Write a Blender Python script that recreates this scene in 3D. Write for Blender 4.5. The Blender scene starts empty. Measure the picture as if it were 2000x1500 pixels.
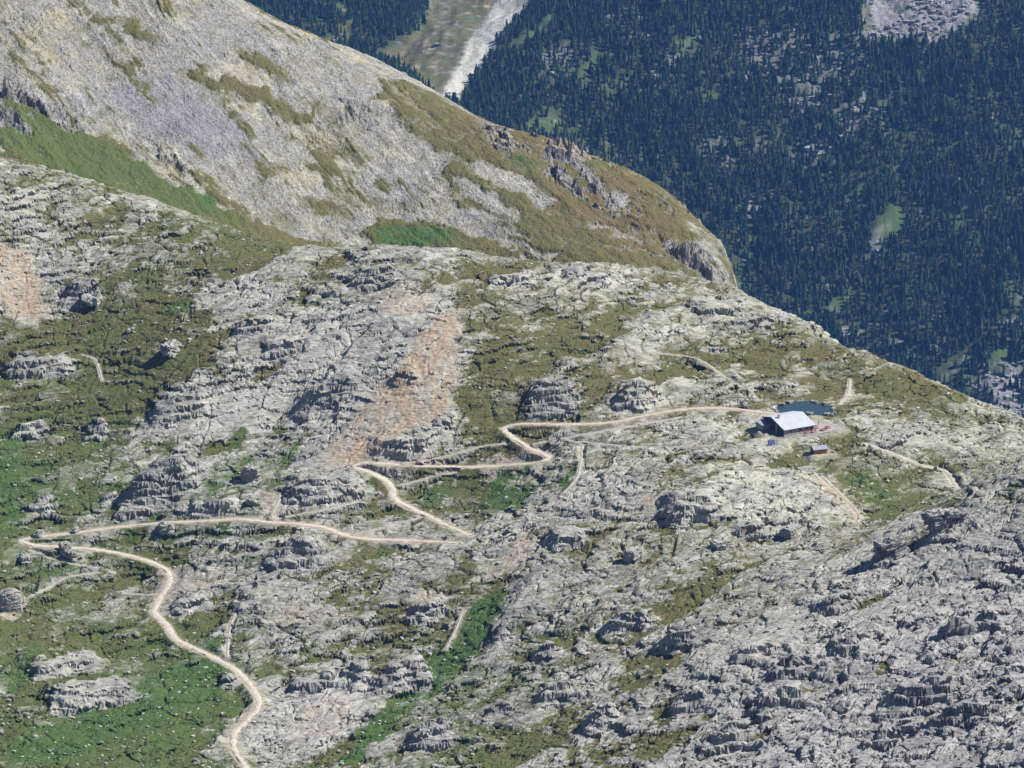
import bpy, math, random
import numpy as np
from mathutils import Vector, Matrix
rng = np.random.default_rng(7)
random.seed(7)
scene = bpy.context.scene
COL = scene.collection
R = math.radians

# ------------------------------------------------------------------ camera
H = 448.0                     # camera height above the hut's ground
PITCH = R(17.0)
KT = 0.1228                   # tan of half the horizontal field of view
cd = bpy.data.cameras.new("camera"); cam = bpy.data.objects.new("camera", cd); COL.objects.link(cam)
cam.location = (0, 0, H); cam.rotation_euler = (R(90) - PITCH, 0, 0)
cd.sensor_fit = 'HORIZONTAL'; cd.angle = 2 * math.atan(KT); cd.clip_start = 1.0; cd.clip_end = 30000
scene.camera = cam
# ------------------------------------------------------------------ sky, sun, exposure
SUN_EL, SUN_AZ = R(48), R(3)        # azimuth measured from +X (picture right) towards +Y (away)
w = bpy.data.worlds.new("World"); scene.world = w; w.use_nodes = True
nt = w.node_tree; nt.nodes.clear()
sky = nt.nodes.new("ShaderNodeTexSky"); sky.sky_type = 'NISHITA'; sky.sun_disc = False
sky.sun_elevation = SUN_EL; sky.sun_rotation = R(90) - SUN_AZ; sky.altitude = 2300; sky.air_density = 1.0; sky.dust_density = 0.3
bg = nt.nodes.new("ShaderNodeBackground"); bg.inputs[1].default_value = 0.05
wo = nt.nodes.new("ShaderNodeOutputWorld")
nt.links.new(sky.outputs[0], bg.inputs[0]); nt.links.new(bg.outputs[0], wo.inputs[0])
sd = bpy.data.lights.new("sun", 'SUN'); sd.energy = 5.0; sd.angle = R(0.5); sd.color = (1.0, 0.965, 0.90)
sun = bpy.data.objects.new("sun", sd); COL.objects.link(sun)
sdir = Vector((math.cos(SUN_EL) * math.cos(SUN_AZ), math.cos(SUN_EL) * math.sin(SUN_AZ), math.sin(SUN_EL)))
sun.rotation_euler = sdir.to_track_quat('Z', 'Y').to_euler(); sun.location = (300, 1300, 900)
vs = scene.view_settings; vs.view_transform = 'Standard'; vs.look = 'None'; vs.exposure = 0.9; vs.gamma = 1.0
scene.cycles.volume_bounces = 0; scene.cycles.max_bounces = 6

# ------------------------------------------------------------------ surveying: sight lines <-> ground points
KP = KT / 1000.0
cP, sP = math.cos(PITCH), math.sin(PITCH)
def ray(u, v):
    a = (u - 1000) * KP; b = (750 - v) * KP
    return a, cP + b * sP, -sP + b * cP
def at_y(u, v, y):
    a, f, z = ray(u, v); t = y / f
    return a * t, y, H + z * t
def at_z(u, v, zz):
    a, f, z = ray(u, v); t = (zz - H) / z
    return a * t, f * t, zz
def project(x, y, z):
    dz = z - H
    d = y * cP - dz * sP
    return 1000 + x / d / KP, 750 - (y * sP + dz * cP) / d / KP

# ------------------------------------------------------------------ noise
def h32(ix, iy, seed):
    a = (ix.astype(np.int64) * 374761393 + iy.astype(np.int64) * 668265263 + seed * 974711) & 0xffffffff
    a = ((a ^ (a >> 13)) * 1274126177) & 0xffffffff
    a = ((a ^ (a >> 16)) * 2246822519) & 0xffffffff
    return a ^ (a >> 15)
def f01(h, s=0):
    h = (h * (2 * s + 1) + s * 0x9E3779B1) & 0xffffffff
    h = ((h ^ (h >> 15)) * 0x2c1b3c6d) & 0xffffffff
    return (((h ^ (h >> 12)) & 0xffffff).astype(np.float32)) / np.float32(0xffffff)
def noise(x, y, seed=0):
    xi = np.floor(x); yi = np.floor(y); fx = (x - xi).astype(np.float32); fy = (y - yi).astype(np.float32)
    ux = fx * fx * fx * (fx * (fx * 6 - 15) + 10); uy = fy * fy * fy * (fy * (fy * 6 - 15) + 10)
    def g(dx, dy):
        a = f01(h32(xi + dx, yi + dy, seed)) * np.float32(2 * np.pi)
        return np.cos(a) * (fx - dx) + np.sin(a) * (fy - dy)
    a = g(0, 0); b = g(1, 0); c = g(0, 1); d = g(1, 1)
    return ((a + (b - a) * ux) * (1 - uy) + (c + (d - c) * ux) * uy) * 1.5
def fbm(x, y, seed=0, o=4, gain=0.5):
    s = 0; a = 1.0; t = 0
    for i in range(o):
        s = s + a * noise(x * 2 ** i + 17.3 * i, y * 2 ** i - 9.1 * i, seed + i); t += a * a; a *= gain
    return s / math.sqrt(t)
def facets(x, y, seed, bias=(0, 0), tilt=1.0, soft=0.0):
    """cells of tilted flat facets: height, distance to the nearest crack, a random tone; soft blends across the cracks"""
    xi = np.floor(x); yi = np.floor(y)
    best = np.full(x.shape, 9.0, np.float32); sec = best.copy()
    hid = np.zeros(x.shape, np.int64); ox = np.zeros(x.shape, np.float32); oy = ox.copy(); hid2 = hid.copy(); ox2 = ox.copy(); oy2 = ox.copy()
    for dx in (-1, 0, 1):
        for dy in (-1, 0, 1):
            h = h32(xi + dx, yi + dy, seed)
            px = (x - xi - dx - f01(h, 1)).astype(np.float32); py = (y - yi - dy - f01(h, 2)).astype(np.float32)
            d = px * px + py * py
            m = d < best
            if soft:
                m2 = ~m & (d < sec); hid2 = np.where(m, hid, np.where(m2, h, hid2)); ox2 = np.where(m, ox, np.where(m2, px, ox2)); oy2 = np.where(m, oy, np.where(m2, py, oy2))
            sec = np.where(m, best, np.minimum(sec, d))
            best = np.where(m, d, best); hid = np.where(m, h, hid); ox = np.where(m, px, ox); oy = np.where(m, py, oy)
    def val(i, a, b): return (f01(i, 3) - .5) + ((f01(i, 4) - .5) * 2 * tilt + bias[0]) * a + ((f01(i, 5) - .5) * 2 * tilt + bias[1]) * b
    e = np.sqrt(sec) - np.sqrt(best); v = val(hid, ox, oy)
    if soft:
        w_ = .5 + .5 * np.clip(e / soft, 0, 1); v = v * w_ + val(hid2, ox2, oy2) * (1 - w_)
    return v, e, f01(hid, 6)
def sstep(a, b, x):
    t = np.clip((x - a) / (b - a), 0, 1); return t * t * (3 - 2 * t)
def lerp(a, b, t): return a + (b - a) * t

# ------------------------------------------------------------------ fields over the ground plan
class Field:
    def __init__(s, x0, x1, y0, y1, step):
        s.x0, s.y0, s.st = x0, y0, step
        s.nx = int((x1 - x0) / step) + 2; s.ny = int((y1 - y0) / step) + 2
        s.X, s.Y = np.meshgrid(x0 + np.arange(s.nx) * step, y0 + np.arange(s.ny) * step)
        s.A = np.zeros((s.ny, s.nx), np.float32)
    def like(s):
        o = Field.__new__(Field); o.__dict__.update(s.__dict__); o.A = np.zeros_like(s.A); return o
    def __call__(s, x, y):
        fx = np.clip((np.asarray(x, np.float64) - s.x0) / s.st, 0, s.nx - 1.001); fy = np.clip((np.asarray(y, np.float64) - s.y0) / s.st, 0, s.ny - 1.001)
        i = fx.astype(int); j = fy.astype(int); fx = fx - i; fy = fy - j
        return (s.A[j, i] * (1 - fx) + s.A[j, i + 1] * fx) * (1 - fy) + (s.A[j + 1, i] * (1 - fx) + s.A[j + 1, i + 1] * fx) * fy
def tps(F, pts, smooth=0.0, ax=1.0, ay=1.0):
    P = np.array(pts, float); X = np.c_[P[:, 0] * ax, P[:, 1] * ay] / 100.0; n = len(P)
    def U(d2): return 0.5 * d2 * np.log(np.maximum(d2, 1e-9))
    K = U(((X[:, None] - X[None]) ** 2).sum(-1)) + np.eye(n) * smooth
    Q = np.c_[np.ones(n), X]
    M = np.block([[K, Q], [Q.T, np.zeros((3, 3))]])
    c = np.linalg.solve(M, np.r_[P[:, 2], 0, 0, 0])
    gx = F.X.ravel() * ax / 100; gy = F.Y.ravel() * ay / 100
    z = c[n] + c[n + 1] * gx + c[n + 2] * gy
    for k in range(n): z = z + c[k] * U((gx - X[k, 0]) ** 2 + (gy - X[k, 1]) ** 2)
    F.A = z.reshape(F.X.shape).astype(np.float32)
    return F
def ground(F, u, v, y0=950, y1=1900, step=1.0):
    """where the sight line (u, v) first meets the surface F"""
    y = np.arange(y0, y1, step); a, f, z = ray(u, v); t = y / f
    d = (H + z * t) - F(a * t, y)
    k = np.where(d < 0)[0]
    if len(k) == 0: return None
    i = max(k[0], 1); fr = d[i - 1] / (d[i - 1] - d[i] + 1e-9); yy = y[i - 1] + fr * step
    tt = yy / f
    return a * tt, yy, H + z * tt
def poly_sd(F, poly):
    """signed distance (negative inside) from a ground-plan polygon on F's grid"""
    X, Y = F.X, F.Y; n = len(poly); ins = np.zeros(X.shape, bool); d2 = np.full(X.shape, 1e9)
    for i in range(n):
        ax, ay = poly[i]; bx, by = poly[(i + 1) % n]
        c = ((ay > Y) != (by > Y)) & (X < (bx - ax) * (Y - ay) / (by - ay + 1e-12) + ax); ins ^= c
        ex, ey = bx - ax, by - ay; t = np.clip(((X - ax) * ex + (Y - ay) * ey) / (ex * ex + ey * ey + 1e-9), 0, 1)
        d2 = np.minimum(d2, (X - ax - t * ex) ** 2 + (Y - ay - t * ey) ** 2)
    d = np.sqrt(d2)
    return np.where(ins, -d, d)
def line_dist(x, y, pts):
    """distance to a polyline, and the running value (third column) at the nearest point"""
    d2 = np.full(x.shape, 1e12); val = np.zeros(x.shape); P = np.asarray(pts)
    for i in range(len(P) - 1):
        ax, ay, az = P[i][:3]; bx, by, bz = P[i + 1][:3]; ex, ey = bx - ax, by - ay
        t = np.clip(((x - ax) * ex + (y - ay) * ey) / (ex * ex + ey * ey + 1e-9), 0, 1)
        dd = (x - ax - t * ex) ** 2 + (y - ay - t * ey) ** 2
        m = dd < d2; d2 = np.where(m, dd, d2); val = np.where(m, az + t * (bz - az), val)
    return np.sqrt(d2), val

# ------------------------------------------------------------------ mesh helpers
def np_mesh(name, V, Fq, smooth=False):
    me = bpy.data.meshes.new(name); V = np.asarray(V, np.float32); Fq = np.asarray(Fq, np.int32); k = Fq.shape[1]
    me.vertices.add(len(V)); me.vertices.foreach_set("co", V.ravel())
    me.loops.add(Fq.size); me.loops.foreach_set("vertex_index", Fq.ravel())
    me.polygons.add(len(Fq)); me.polygons.foreach_set("loop_start", np.arange(0, Fq.size, k, dtype=np.int32))
    me.polygons.foreach_set("loop_total", np.full(len(Fq), k, np.int32))
    me.update(calc_edges=True)
    me.polygons.foreach_set("use_smooth", np.full(len(Fq), smooth)); me.validate()
    return me
def attr(me, name, A):
    a = me.attributes.new(name, 'FLOAT_COLOR', 'POINT'); A = np.asarray(A, np.float32)
    if A.shape[1] == 3: A = np.c_[A, np.ones(len(A), np.float32)]
    a.data.foreach_set("color", np.ascontiguousarray(A, np.float32).ravel())
def grid_faces(ny, nx):
    i = np.arange(nx * ny).reshape(ny, nx)
    return np.stack([i[:-1, :-1], i[:-1, 1:], i[1:, 1:], i[1:, :-1]], -1).reshape(-1, 4)
def link(name, me, mat=None, parent=None):
    o = bpy.data.objects.new(name, me); COL.objects.link(o)
    if mat: me.materials.clear(); me.materials.append(mat)
    if parent: o.parent = parent
    return o
def tag(o, label, cat, group=None):
    o["label"] = label; o["category"] = cat
    if group: o["group"] = group
    return o
def thing(name, label, cat, loc=(0, 0, 0), rz=0.0, group=None):
    o = bpy.data.objects.new(name, None); COL.objects.link(o); o.location = loc; o.rotation_euler = (0, 0, rz); o.empty_display_size = .5
    return tag(o, label, cat, group)

# ------------------------------------------------------------------ materials
def mat_new(name):
    m = bpy.data.materials.new(name); m.use_nodes = True; n = m.node_tree; n.nodes.clear()
    out = n.nodes.new("ShaderNodeOutputMaterial"); b = n.nodes.new("ShaderNodeBsdfPrincipled"); n.links.new(b.outputs[0], out.inputs[0])
    b.inputs["Specular IOR Level"].default_value = 0.15; b.inputs["Roughness"].default_value = 0.9
    return m, n, b
def mix(n, fac, a, b, mode='MIX'):
    k = n.nodes.new("ShaderNodeMix"); k.data_type = 'RGBA'; k.blend_type = mode
    for s, val in ((k.inputs[0], fac), (k.inputs[6], a), (k.inputs[7], b)):
        if hasattr(val, "is_linked"): n.links.new(val, s)
        elif isinstance(val, tuple): s.default_value = (*val, 1)
        else: s.default_value = val
    return k.outputs[2]
def mth(n, op, a, b=0.0, clamp=False):
    k = n.nodes.new("ShaderNodeMath"); k.operation = op; k.use_clamp = clamp
    for s, val in ((k.inputs[0], a), (k.inputs[1], b)):
        if hasattr(val, "is_linked"): n.links.new(val, s)
        else: s.default_value = val
    return k.outputs[0]
def nz(n, scale, detail=4, vec=None, rough=.55):
    t = n.nodes.new("ShaderNodeTexNoise"); t.inputs["Scale"].default_value = scale; t.inputs["Detail"].default_value = detail; t.inputs["Roughness"].default_value = rough
    if vec: n.links.new(vec, t.inputs["Vector"])
    return t.outputs["Fac"]
def ramp(n, fac, lo, hi):
    k = n.nodes.new("ShaderNodeMapRange"); k.inputs[1].default_value = lo; k.inputs[2].default_value = hi; n.links.new(fac, k.inputs[0])
    return k.outputs[0]
def coords(n, rot=0.0, sc=(1, 1, 1)):
    g = n.nodes.new("ShaderNodeNewGeometry"); m = n.nodes.new("ShaderNodeMapping"); m.inputs["Rotation"].default_value = (0, 0, rot); m.inputs["Scale"].default_value = sc
    n.links.new(g.outputs["Position"], m.inputs["Vector"]); return m.outputs[0]
STRIKE = R(38)
def terrain_material(name, bump=0.5, fine=1.0, dark=1.0, warm=((.17, .172, .135), (.46, .46, .375))):
    m, n, b = mat_new(name)
    ca = n.nodes.new("ShaderNodeAttribute"); ca.attribute_name = "cover"; sp = n.nodes.new("ShaderNodeSeparateColor"); n.links.new(ca.outputs["Color"], sp.inputs[0])
    ta = n.nodes.new("ShaderNodeAttribute"); ta.attribute_name = "tone"; st = n.nodes.new("ShaderNodeSeparateColor"); n.links.new(ta.outputs["Color"], st.inputs[0])
    grass, vivid, orange = sp.outputs[0], sp.outputs[1], sp.outputs[2]; brown = ca.outputs['Alpha']
    tone, lichen, violet = st.outputs[0], st.outputs[1], st.outputs[2]
    P = coords(n); PS = coords(n, -STRIKE, (0.35, 1, 1)) if fine == 1.0 else coords(n, 0, (.8, .8, .8))
    n1 = nz(n, 0.9 * fine, 5, PS, .65); n2 = nz(n, 0.09 * fine, 4, P); n3 = nz(n, 2.4 * fine, 3, P, .6)
    t = mth(n, 'ADD', mth(n, 'MULTIPLY', tone, .45), mth(n, 'MULTIPLY', ramp(n, n1, .32, .68), .6))
    rock = mix(n, t, (.078, .077, .076), (.395, .387, .352))
    rock = mix(n, mth(n, 'MULTIPLY', lichen, ramp(n, n2, .38, .62)), rock, mix(n, t, *warm))
    rock = mix(n, mth(n, 'MULTIPLY', violet, .8), rock, mix(n, t, (.095, .092, .108), (.29, .28, .30)))
    dirt = mix(n, ramp(n, n1, .3, .7), (.185, .135, .092), (.39, .31, .225))
    rock = mix(n, orange, rock, dirt)
    olive = mix(n, ramp(n, n3, .3, .7), (.050, .050, .018), (.125, .118, .045))
    olive = mix(n, mth(n, 'MULTIPLY', brown, ramp(n, n2, .35, .6)), olive, (.115, .088, .044))
    green = mix(n, ramp(n, n3, .3, .7), (.028, .060, .017), (.070, .118, .033))
    if dark != 1.0: olive = mix(n, mth(n, 'ADD', dark, mth(n, 'MULTIPLY', ramp(n, brown, .5, .9), .6)), (.012, .020, .010), olive)
    gr = mix(n, vivid, olive, green)
    col = mix(n, grass, rock, gr)
    n.links.new(col, b.inputs["Base Color"]); b.inputs["Roughness"].default_value = .95; b.inputs["Specular IOR Level"].default_value = .08
    bp = n.nodes.new("ShaderNodeBump"); bp.inputs["Strength"].default_value = bump; bp.inputs["Distance"].default_value = .5 / fine
    v = n.nodes.new("ShaderNodeTexVoronoi"); v.inputs["Scale"].default_value = 1.4 * fine; n.links.new(PS, v.inputs["Vector"])
    lam = nz(n, 1.5 * fine, 4, coords(n, -STRIKE, (.10, .8, 2.4)), .6)
    hgt = mth(n, 'ADD', mth(n, 'MULTIPLY', v.outputs["Distance"], .5), mth(n, 'ADD', mth(n, 'MULTIPLY', n1, .7), mth(n, 'MULTIPLY', lam, 1.3 if dark == 1.0 and fine == 1.0 else .15)))
    n.links.new(hgt, bp.inputs["Height"]); n.links.new(bp.outputs[0], b.inputs["Normal"])
    return m
def plain(name, c1, c2=None, scale=3.0, rough=.85, spec=.2, metal=0.0, stretch=(1, 1, 1), bump=0.0):
    m, n, b = mat_new(name); tc = n.nodes.new("ShaderNodeTexCoord"); mp = n.nodes.new("ShaderNodeMapping"); mp.inputs["Scale"].default_value = stretch
    n.links.new(tc.outputs["Object"], mp.inputs["Vector"])
    f = nz(n, scale, 4, mp.outputs[0]); c2 = c2 or tuple(min(1, c * 1.25) for c in c1)
    n.links.new(mix(n, ramp(n, f, .32, .68), c1, c2), b.inputs["Base Color"])
    b.inputs["Roughness"].default_value = rough; b.inputs["Specular IOR Level"].default_value = spec; b.inputs["Metallic"].default_value = metal
    if bump:
        bp = n.nodes.new("ShaderNodeBump"); bp.inputs["Strength"].default_value = bump; bp.inputs["Distance"].default_value = .05; n.links.new(f, bp.inputs["Height"]); n.links.new(bp.outputs[0], b.inputs["Normal"])
    return m
M_hill = terrain_material("hill_ground", .6); M_scree = terrain_material("scree_ground", .85, 1.3, 1.0, ((.20, .17, .105), (.47, .43, .30)))
M_rock = M_hill
M_far = terrain_material("far_ground", .5, .45, .3)
M_road = plain("road_gravel", (.27, .245, .205), (.47, .43, .37), 1.3, .95, .05)
M_path = plain("path_earth", (.25, .225, .185), (.37, .335, .285), .8, .95, .05)

# ================================================================== HILLSIDE (the near and middle ground)
FH = Field(-300, 300, 900, 1800, 2.5)
ctl = []
for u, v, z in [
    # foreground and middle, each point a sight line and a height above the hut's terrace
    (0,1500,-56),(250,1500,-54),(500,1500,-52),(800,1500,-46),(1100,1500,-36),(1400,1500,-25),(1700,1500,-14),(2000,1500,-4),(2150,1500,2),(-150,1500,-58),
    (0,1300,-50),(300,1300,-50),(600,1300,-46),(850,1300,-44),(1100,1300,-32),(1400,1300,-16),(1700,1300,-6),(2000,1300,4),(2150,1300,9),(-150,1300,-50),
    (0,1100,-38),(300,1110,-40),(600,1100,-33),(850,1130,-30),(1100,1100,-22),(1400,1120,-14),(1600,1150,-6),(2000,1100,10),(-150,1100,-38),(1850,1150,4),
    (1760,1075,3),(1900,968,14),(2000,905,22),(2150,820,30),
    (1880,945,-8),(1720,1020,-9),(1980,880,-8),(1800,985,-9),(2150,870,-10),
    (0,950,-27),(200,960,-26),(400,960,-22),(600,950,-20),(760,960,-22),(900,960,-22),(1050,960,-16),(1250,960,-6),(1450,960,-3),(1560,960,-4),(1680,940,-7),(-150,950,-25),
    (1480,1060,-12),(1250,1040,-14),
    (0,850,-20),(200,850,-18),(400,830,-12),(550,850,-14),(700,880,-13),(850,860,-9),(1000,835,-6),(1080,890,-10),(1300,850,-3),(1550,850,0),(1580,795,-1),(1520,800,-.5),(1640,800,-1),(1560,885,-2),(1750,860,-1),(1900,850,-4),(2000,850,-8),(-150,850,-20),
    (0,700,-4),(200,700,-3),(400,720,2),(600,700,6),(800,700,10),(1000,720,8),(1200,720,7),(1400,740,3),(1600,720,2),(1500,640,8),(-150,700,-4),(1750,770,-1),
    (0,560,14),(200,560,14),(400,570,16),(600,570,20),(800,570,23),(1000,570,22),(1200,570,18),(1350,570,14),(-150,560,16),
    (0,450,30),(200,450,27),(350,470,26),(0,380,42),(180,360,40),(-150,400,44),(330,420,30),
    (500,485,25),(640,492,27),(750,487,29),(900,497,28),(1050,505,25),(1200,518,21),(1330,535,17),(1440,566,12),
    (1560,625,8),(1700,693,3),(1850,755,-2),(1940,795,-6),(2000,818,-9),(2100,870,-12)]:
    ctl.append(at_z(u, v, z))
for u, v, z, back, drop in [(-150,275,60,40,14),(0,305,53,40,16),(120,335,48,40,16),(250,390,38,45,16),(380,445,29,50,18),(500,485,25,60,20),(640,492,27,60,28),(750,487,29,60,34),(900,497,28,55,38),(1050,505,25,50,40),(1200,518,21,50,44),(1330,535,17,50,48),(1440,566,12,55,60),(1560,625,8,55,58),(1700,693,3,55,58),(1850,755,-2,55,58),(1940,795,-6,55,58),(2000,818,-9,55,58),(2100,870,-12,55,60)]:
    x, y, zz = at_z(u, v, z); ctl.append((x + back * .25, y + back, zz - drop)); ctl.append((x + back * .7, y + 2.6 * back, zz - 3 * drop))
tps(FH, ctl, 0.01)
if True:
    for u, v in [(0,1500),(1000,1200),(1550,850),(800,570),(1900,960),(1900,900),(750,487),(2000,815)]:
        print("hill", u, v, ground(FH, u, v))
def gp(F, u, v, **k):
    p = ground(F, u, v, **k)
    return p if p is not None else at_y(u, v, 1600)

# --- ground-plan survey of what covers the hillside
rows = [350, 450, 550, 650, 750, 850, 950, 1050, 1150, 1250, 1350, 1450]
GR = ["44566666666666666666", "33456666666666666666", "24543333333334565555", "67763210244433335665", "67753220054433344565",
      "76423410243332224343", "86435424453223225543", "64443333222333323210", "75433343333333322111", "76665434443322211111", "66786434543222111111", "78964334553221111111"]
VI = ["55544444333222222222", "33355444433322222222", "23543222222222222222", "34432222222222222222", "45542222222222222222",
      "86655622222222222244", "98779743465322224444", "88766633222222222222", "76434433333222222222", "56777643665322111111", "77999643775321111111", "88998644764211111111"]
VO = ["22222222222222222222", "33322222222222222222", "34432222222222222222", "22222333222222222222", "22333443233332222222",
      "22344432222222222222", "23344433333222222222", "23333333333322334455", "23344444444443344666", "23344555444444446777", "22333455544445667777", "22233455555555677777"]
LI = ["44444444444444444444", "44444444444444444444", "44455443334566666666", "33334333333456777777", "33344443333455677777",
      "33344333333456667777", "33333333334577888766", "33333333344555665444", "33333333334444443333", "33333333333333333333", "33333333333333333222", "33333333333333322222"]
anch = []
for r, v in enumerate(rows):
    for c in range(20):
        p = ground(FH, 50 + 100 * c, v)
        if p is not None and p[1] < 1700: anch.append((p[0], p[1], int(GR[r][c]), int(VI[r][c]), int(VO[r][c]), int(LI[r][c])))
anch = np.array(anch, float)
FG = Field(-300, 300, 900, 1800, 3.0); FV, FO, FL = FG.like(), FG.like(), FG.like()
wsum = np.zeros(FG.X.shape) + 1e-9; acc = [np.zeros(FG.X.shape) for _ in range(4)]
for a in anch:
    wt = np.exp(-(((FG.X - a[0]) / 11.0) ** 2 + ((FG.Y - a[1]) / 17.0) ** 2)) + 1e-6 / (1 + ((FG.X - a[0]) ** 2 + (FG.Y - a[1]) ** 2))
    wsum += wt
    for k in range(4): acc[k] += wt * a[2 + k]
for F_, A_ in zip((FG, FV, FO, FL), acc): F_.A = (A_ / wsum / 9.0).astype(np.float32)
FG.A *= 1 - .24 * sstep(20, -110, FG.X); FV.A *= .72
FGp = Field(-300, 300, 900, 1800, 1.5); FGp.A[:] = 0; FVp, FDp = FGp.like(), FGp.like()
def stamp(F_, polys, surf, soft):
    for amt, pts in polys:
        wp = []
        for u, v in pts:
            p = ground(surf, u, v)
            if p is not None: wp.append((p[0], p[1]))
        if len(wp) < 3: continue
        sd_ = poly_sd(F_, wp)
        val = amt * (1 - sstep(-soft, soft, sd_))
        if amt >= 0: F_.A = np.maximum(F_.A, val.astype(np.float32))
        else: F_.A = np.minimum(F_.A, val.astype(np.float32))
vivid_p = [(1,[(0,820),(40,840),(52,900),(45,1000),(30,1045),(0,1045)]),(.8,[(140,850),(210,850),(205,900),(180,960),(120,1000),(110,960),(150,900)]),
    (.9,[(395,925),(480,890),(510,900),(470,960),(400,995),(370,1000)]),(.9,[(455,840),(490,820),(480,880),(450,890)]),(.9,[(540,905),(590,830),(640,795),(605,860),(560,935),(520,990),(490,1005)]),
    (.9,[(215,1032),(460,1022),(450,1037),(320,1050),(215,1050)]),(.9,[(60,1075),(170,1100),(125,1140),(60,1130)]),
    (1,[(100,1400),(230,1345),(330,1300),(400,1262),(470,1300),(430,1350),(330,1410),(250,1450),(130,1485),(0,1510),(0,1460)]),(.9,[(250,1262),(330,1225),(335,1250),(240,1278)]),
    (1,[(960,930),(1040,908),(1048,960),(1010,1000),(930,992)]),(1,[(1115,900),(1140,878),(1132,930),(1100,972),(1088,962)]),(.8,[(818,960),(890,930),(880,982),(830,992)]),(.8,[(700,928),(740,930),(732,950),(705,945)]),
    (1,[(995,1150),(960,1245),(860,1345),(760,1445),(690,1495),(635,1505),(740,1380),(830,1290),(905,1200),(950,1150)]),
    (.8,[(1720,890),(1650,930),(1690,990),(1760,1005),(1760,960),(1700,930)]),(.9,[(0,1290),(80,1240),(100,1280),(30,1350),(0,1360)]),(.9,[(360,1245),(440,1225),(450,1260),(400,1275)]),(.9,[(735,1075),(770,1062),(760,1088),(738,1092)]),
    (.7,[(1300,1450),(600,1480),(560,1500),(660,1500)]),(.8,[(320,590),(385,572),(395,600),(330,610)]),(.9,[(985,1075),(1000,1068),(990,1100),(975,1105)])]
olive_p = [(.95,[(120,620),(280,622),(420,650),(430,720),(280,765),(100,740),(0,690),(0,640)]),(.8,[(0,740),(200,740),(290,765),(200,805),(100,785),(0,800)]),(.7,[(900,600),(1000,600),(1060,660),(1080,720),(1000,740),(960,700),(900,680)]),
    (.8,[(888,740),(950,750),(960,830),(900,822)]),(.8,[(1545,625),(1650,690),(1695,715),(1640,735),(1560,690),(1490,650)]),(.9,[(250,330),(350,345),(430,400),(550,450),(690,484),(560,496),(440,440),(330,380)]),
    (.8,[(925,1080),(898,1090),(900,1142),(942,1130)]),(.8,[(838,1205),(872,1230),(868,1270),(832,1240)]),(.75,[(1650,920),(1720,890),(1800,900),(1870,930),(1890,965),(1840,1010),(1760,1010),(1690,990)]),
    (.7,[(1265,890),(1360,875),(1350,890),(1270,905)]),(.6,[(1550,985),(1640,1000),(1690,1030),(1600,1040)]),(.7,[(1290,1050),(1330,1060),(1320,1080),(1270,1075)]),(.7,[(1020,1355),(1000,1330),(960,1330),(990,1380)]),
    (.7,[(640,1150),(760,1098),(740,1085),(560,1165),(520,1180)]),(.6,[(130,1200),(230,1190),(200,1230),(120,1250)]),(.6,[(230,870),(330,820),(420,835),(330,900)]),(.7,[(480,535),(560,530),(590,560),(500,550)]),(.6,[(800,1370),(900,1370),(1000,1380),(900,1400)])]
bare_p = [(-1,[(640,620),(740,600),(880,560),(870,640),(700,790),(620,840),(500,800),(560,700)]),(-.9,[(330,760),(520,740),(600,780),(560,830),(400,850),(250,860)]),(-.9,[(1140,930),(1270,935),(1260,1005),(1170,1015),(1060,990)]),
    (-.8,[(1400,930),(1560,895),(1660,1000),(1500,1020),(1400,1000)]),(-.8,[(1650,815),(1990,815),(1990,880),(1700,880)]),(-.8,[(350,560),(500,540),(610,590),(560,610),(400,600)]),(-.8,[(480,1320),(720,1340),(700,1420),(560,1480),(440,1480)])]
dirt_p = [(.95,[(905,590),(892,650),(884,720),(888,790),(850,830),(760,870),(700,905),(630,900),(668,835),(735,765),(790,690),(850,620)]),(.95,[(0,470),(60,480),(82,560),(110,622),(62,632),(0,590)]),(.7,[(1262,955),(1292,960),(1290,1012),(1262,1010)]),
    (.6,[(760,560),(850,570),(820,610),(740,620)]),(.6,[(930,895),(1080,870),(1095,905),(1000,955),(930,935)]),(.6,[(1020,1040),(1080,1050),(990,1120),(930,1130)]),(.7,[(800,1150),(850,1150),(850,1195),(790,1210)]),(.4,[(600,1370),(700,1360),(660,1440),(560,1440)]),
    (.6,[(1260,805),(1290,760),(1300,800),(1280,815)]),(.7,[(1580,930),(1620,925),(1690,1010),(1670,1015)]),(.6,[(500,960),(560,970),(560,1010),(520,1020)]),(.75,[(0,1215),(45,1150),(60,1170),(20,1215)]),(.5,[(540,1185),(640,1195),(700,1180),(690,1210),(540,1215)]),
    (.45,[(1640,770),(1670,750),(1660,790)]),(.4,[(330,1140),(450,1110),(440,1150),(330,1160)])]
stamp(FGp, vivid_p, FH, 2.5); stamp(FVp, vivid_p, FH, 3.0); stamp(FGp, olive_p, FH, 3.0); stamp(FDp, dirt_p, FH, 2.5)
FBp = FGp.like(); stamp(FBp, bare_p, FH, 5.0)

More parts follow.
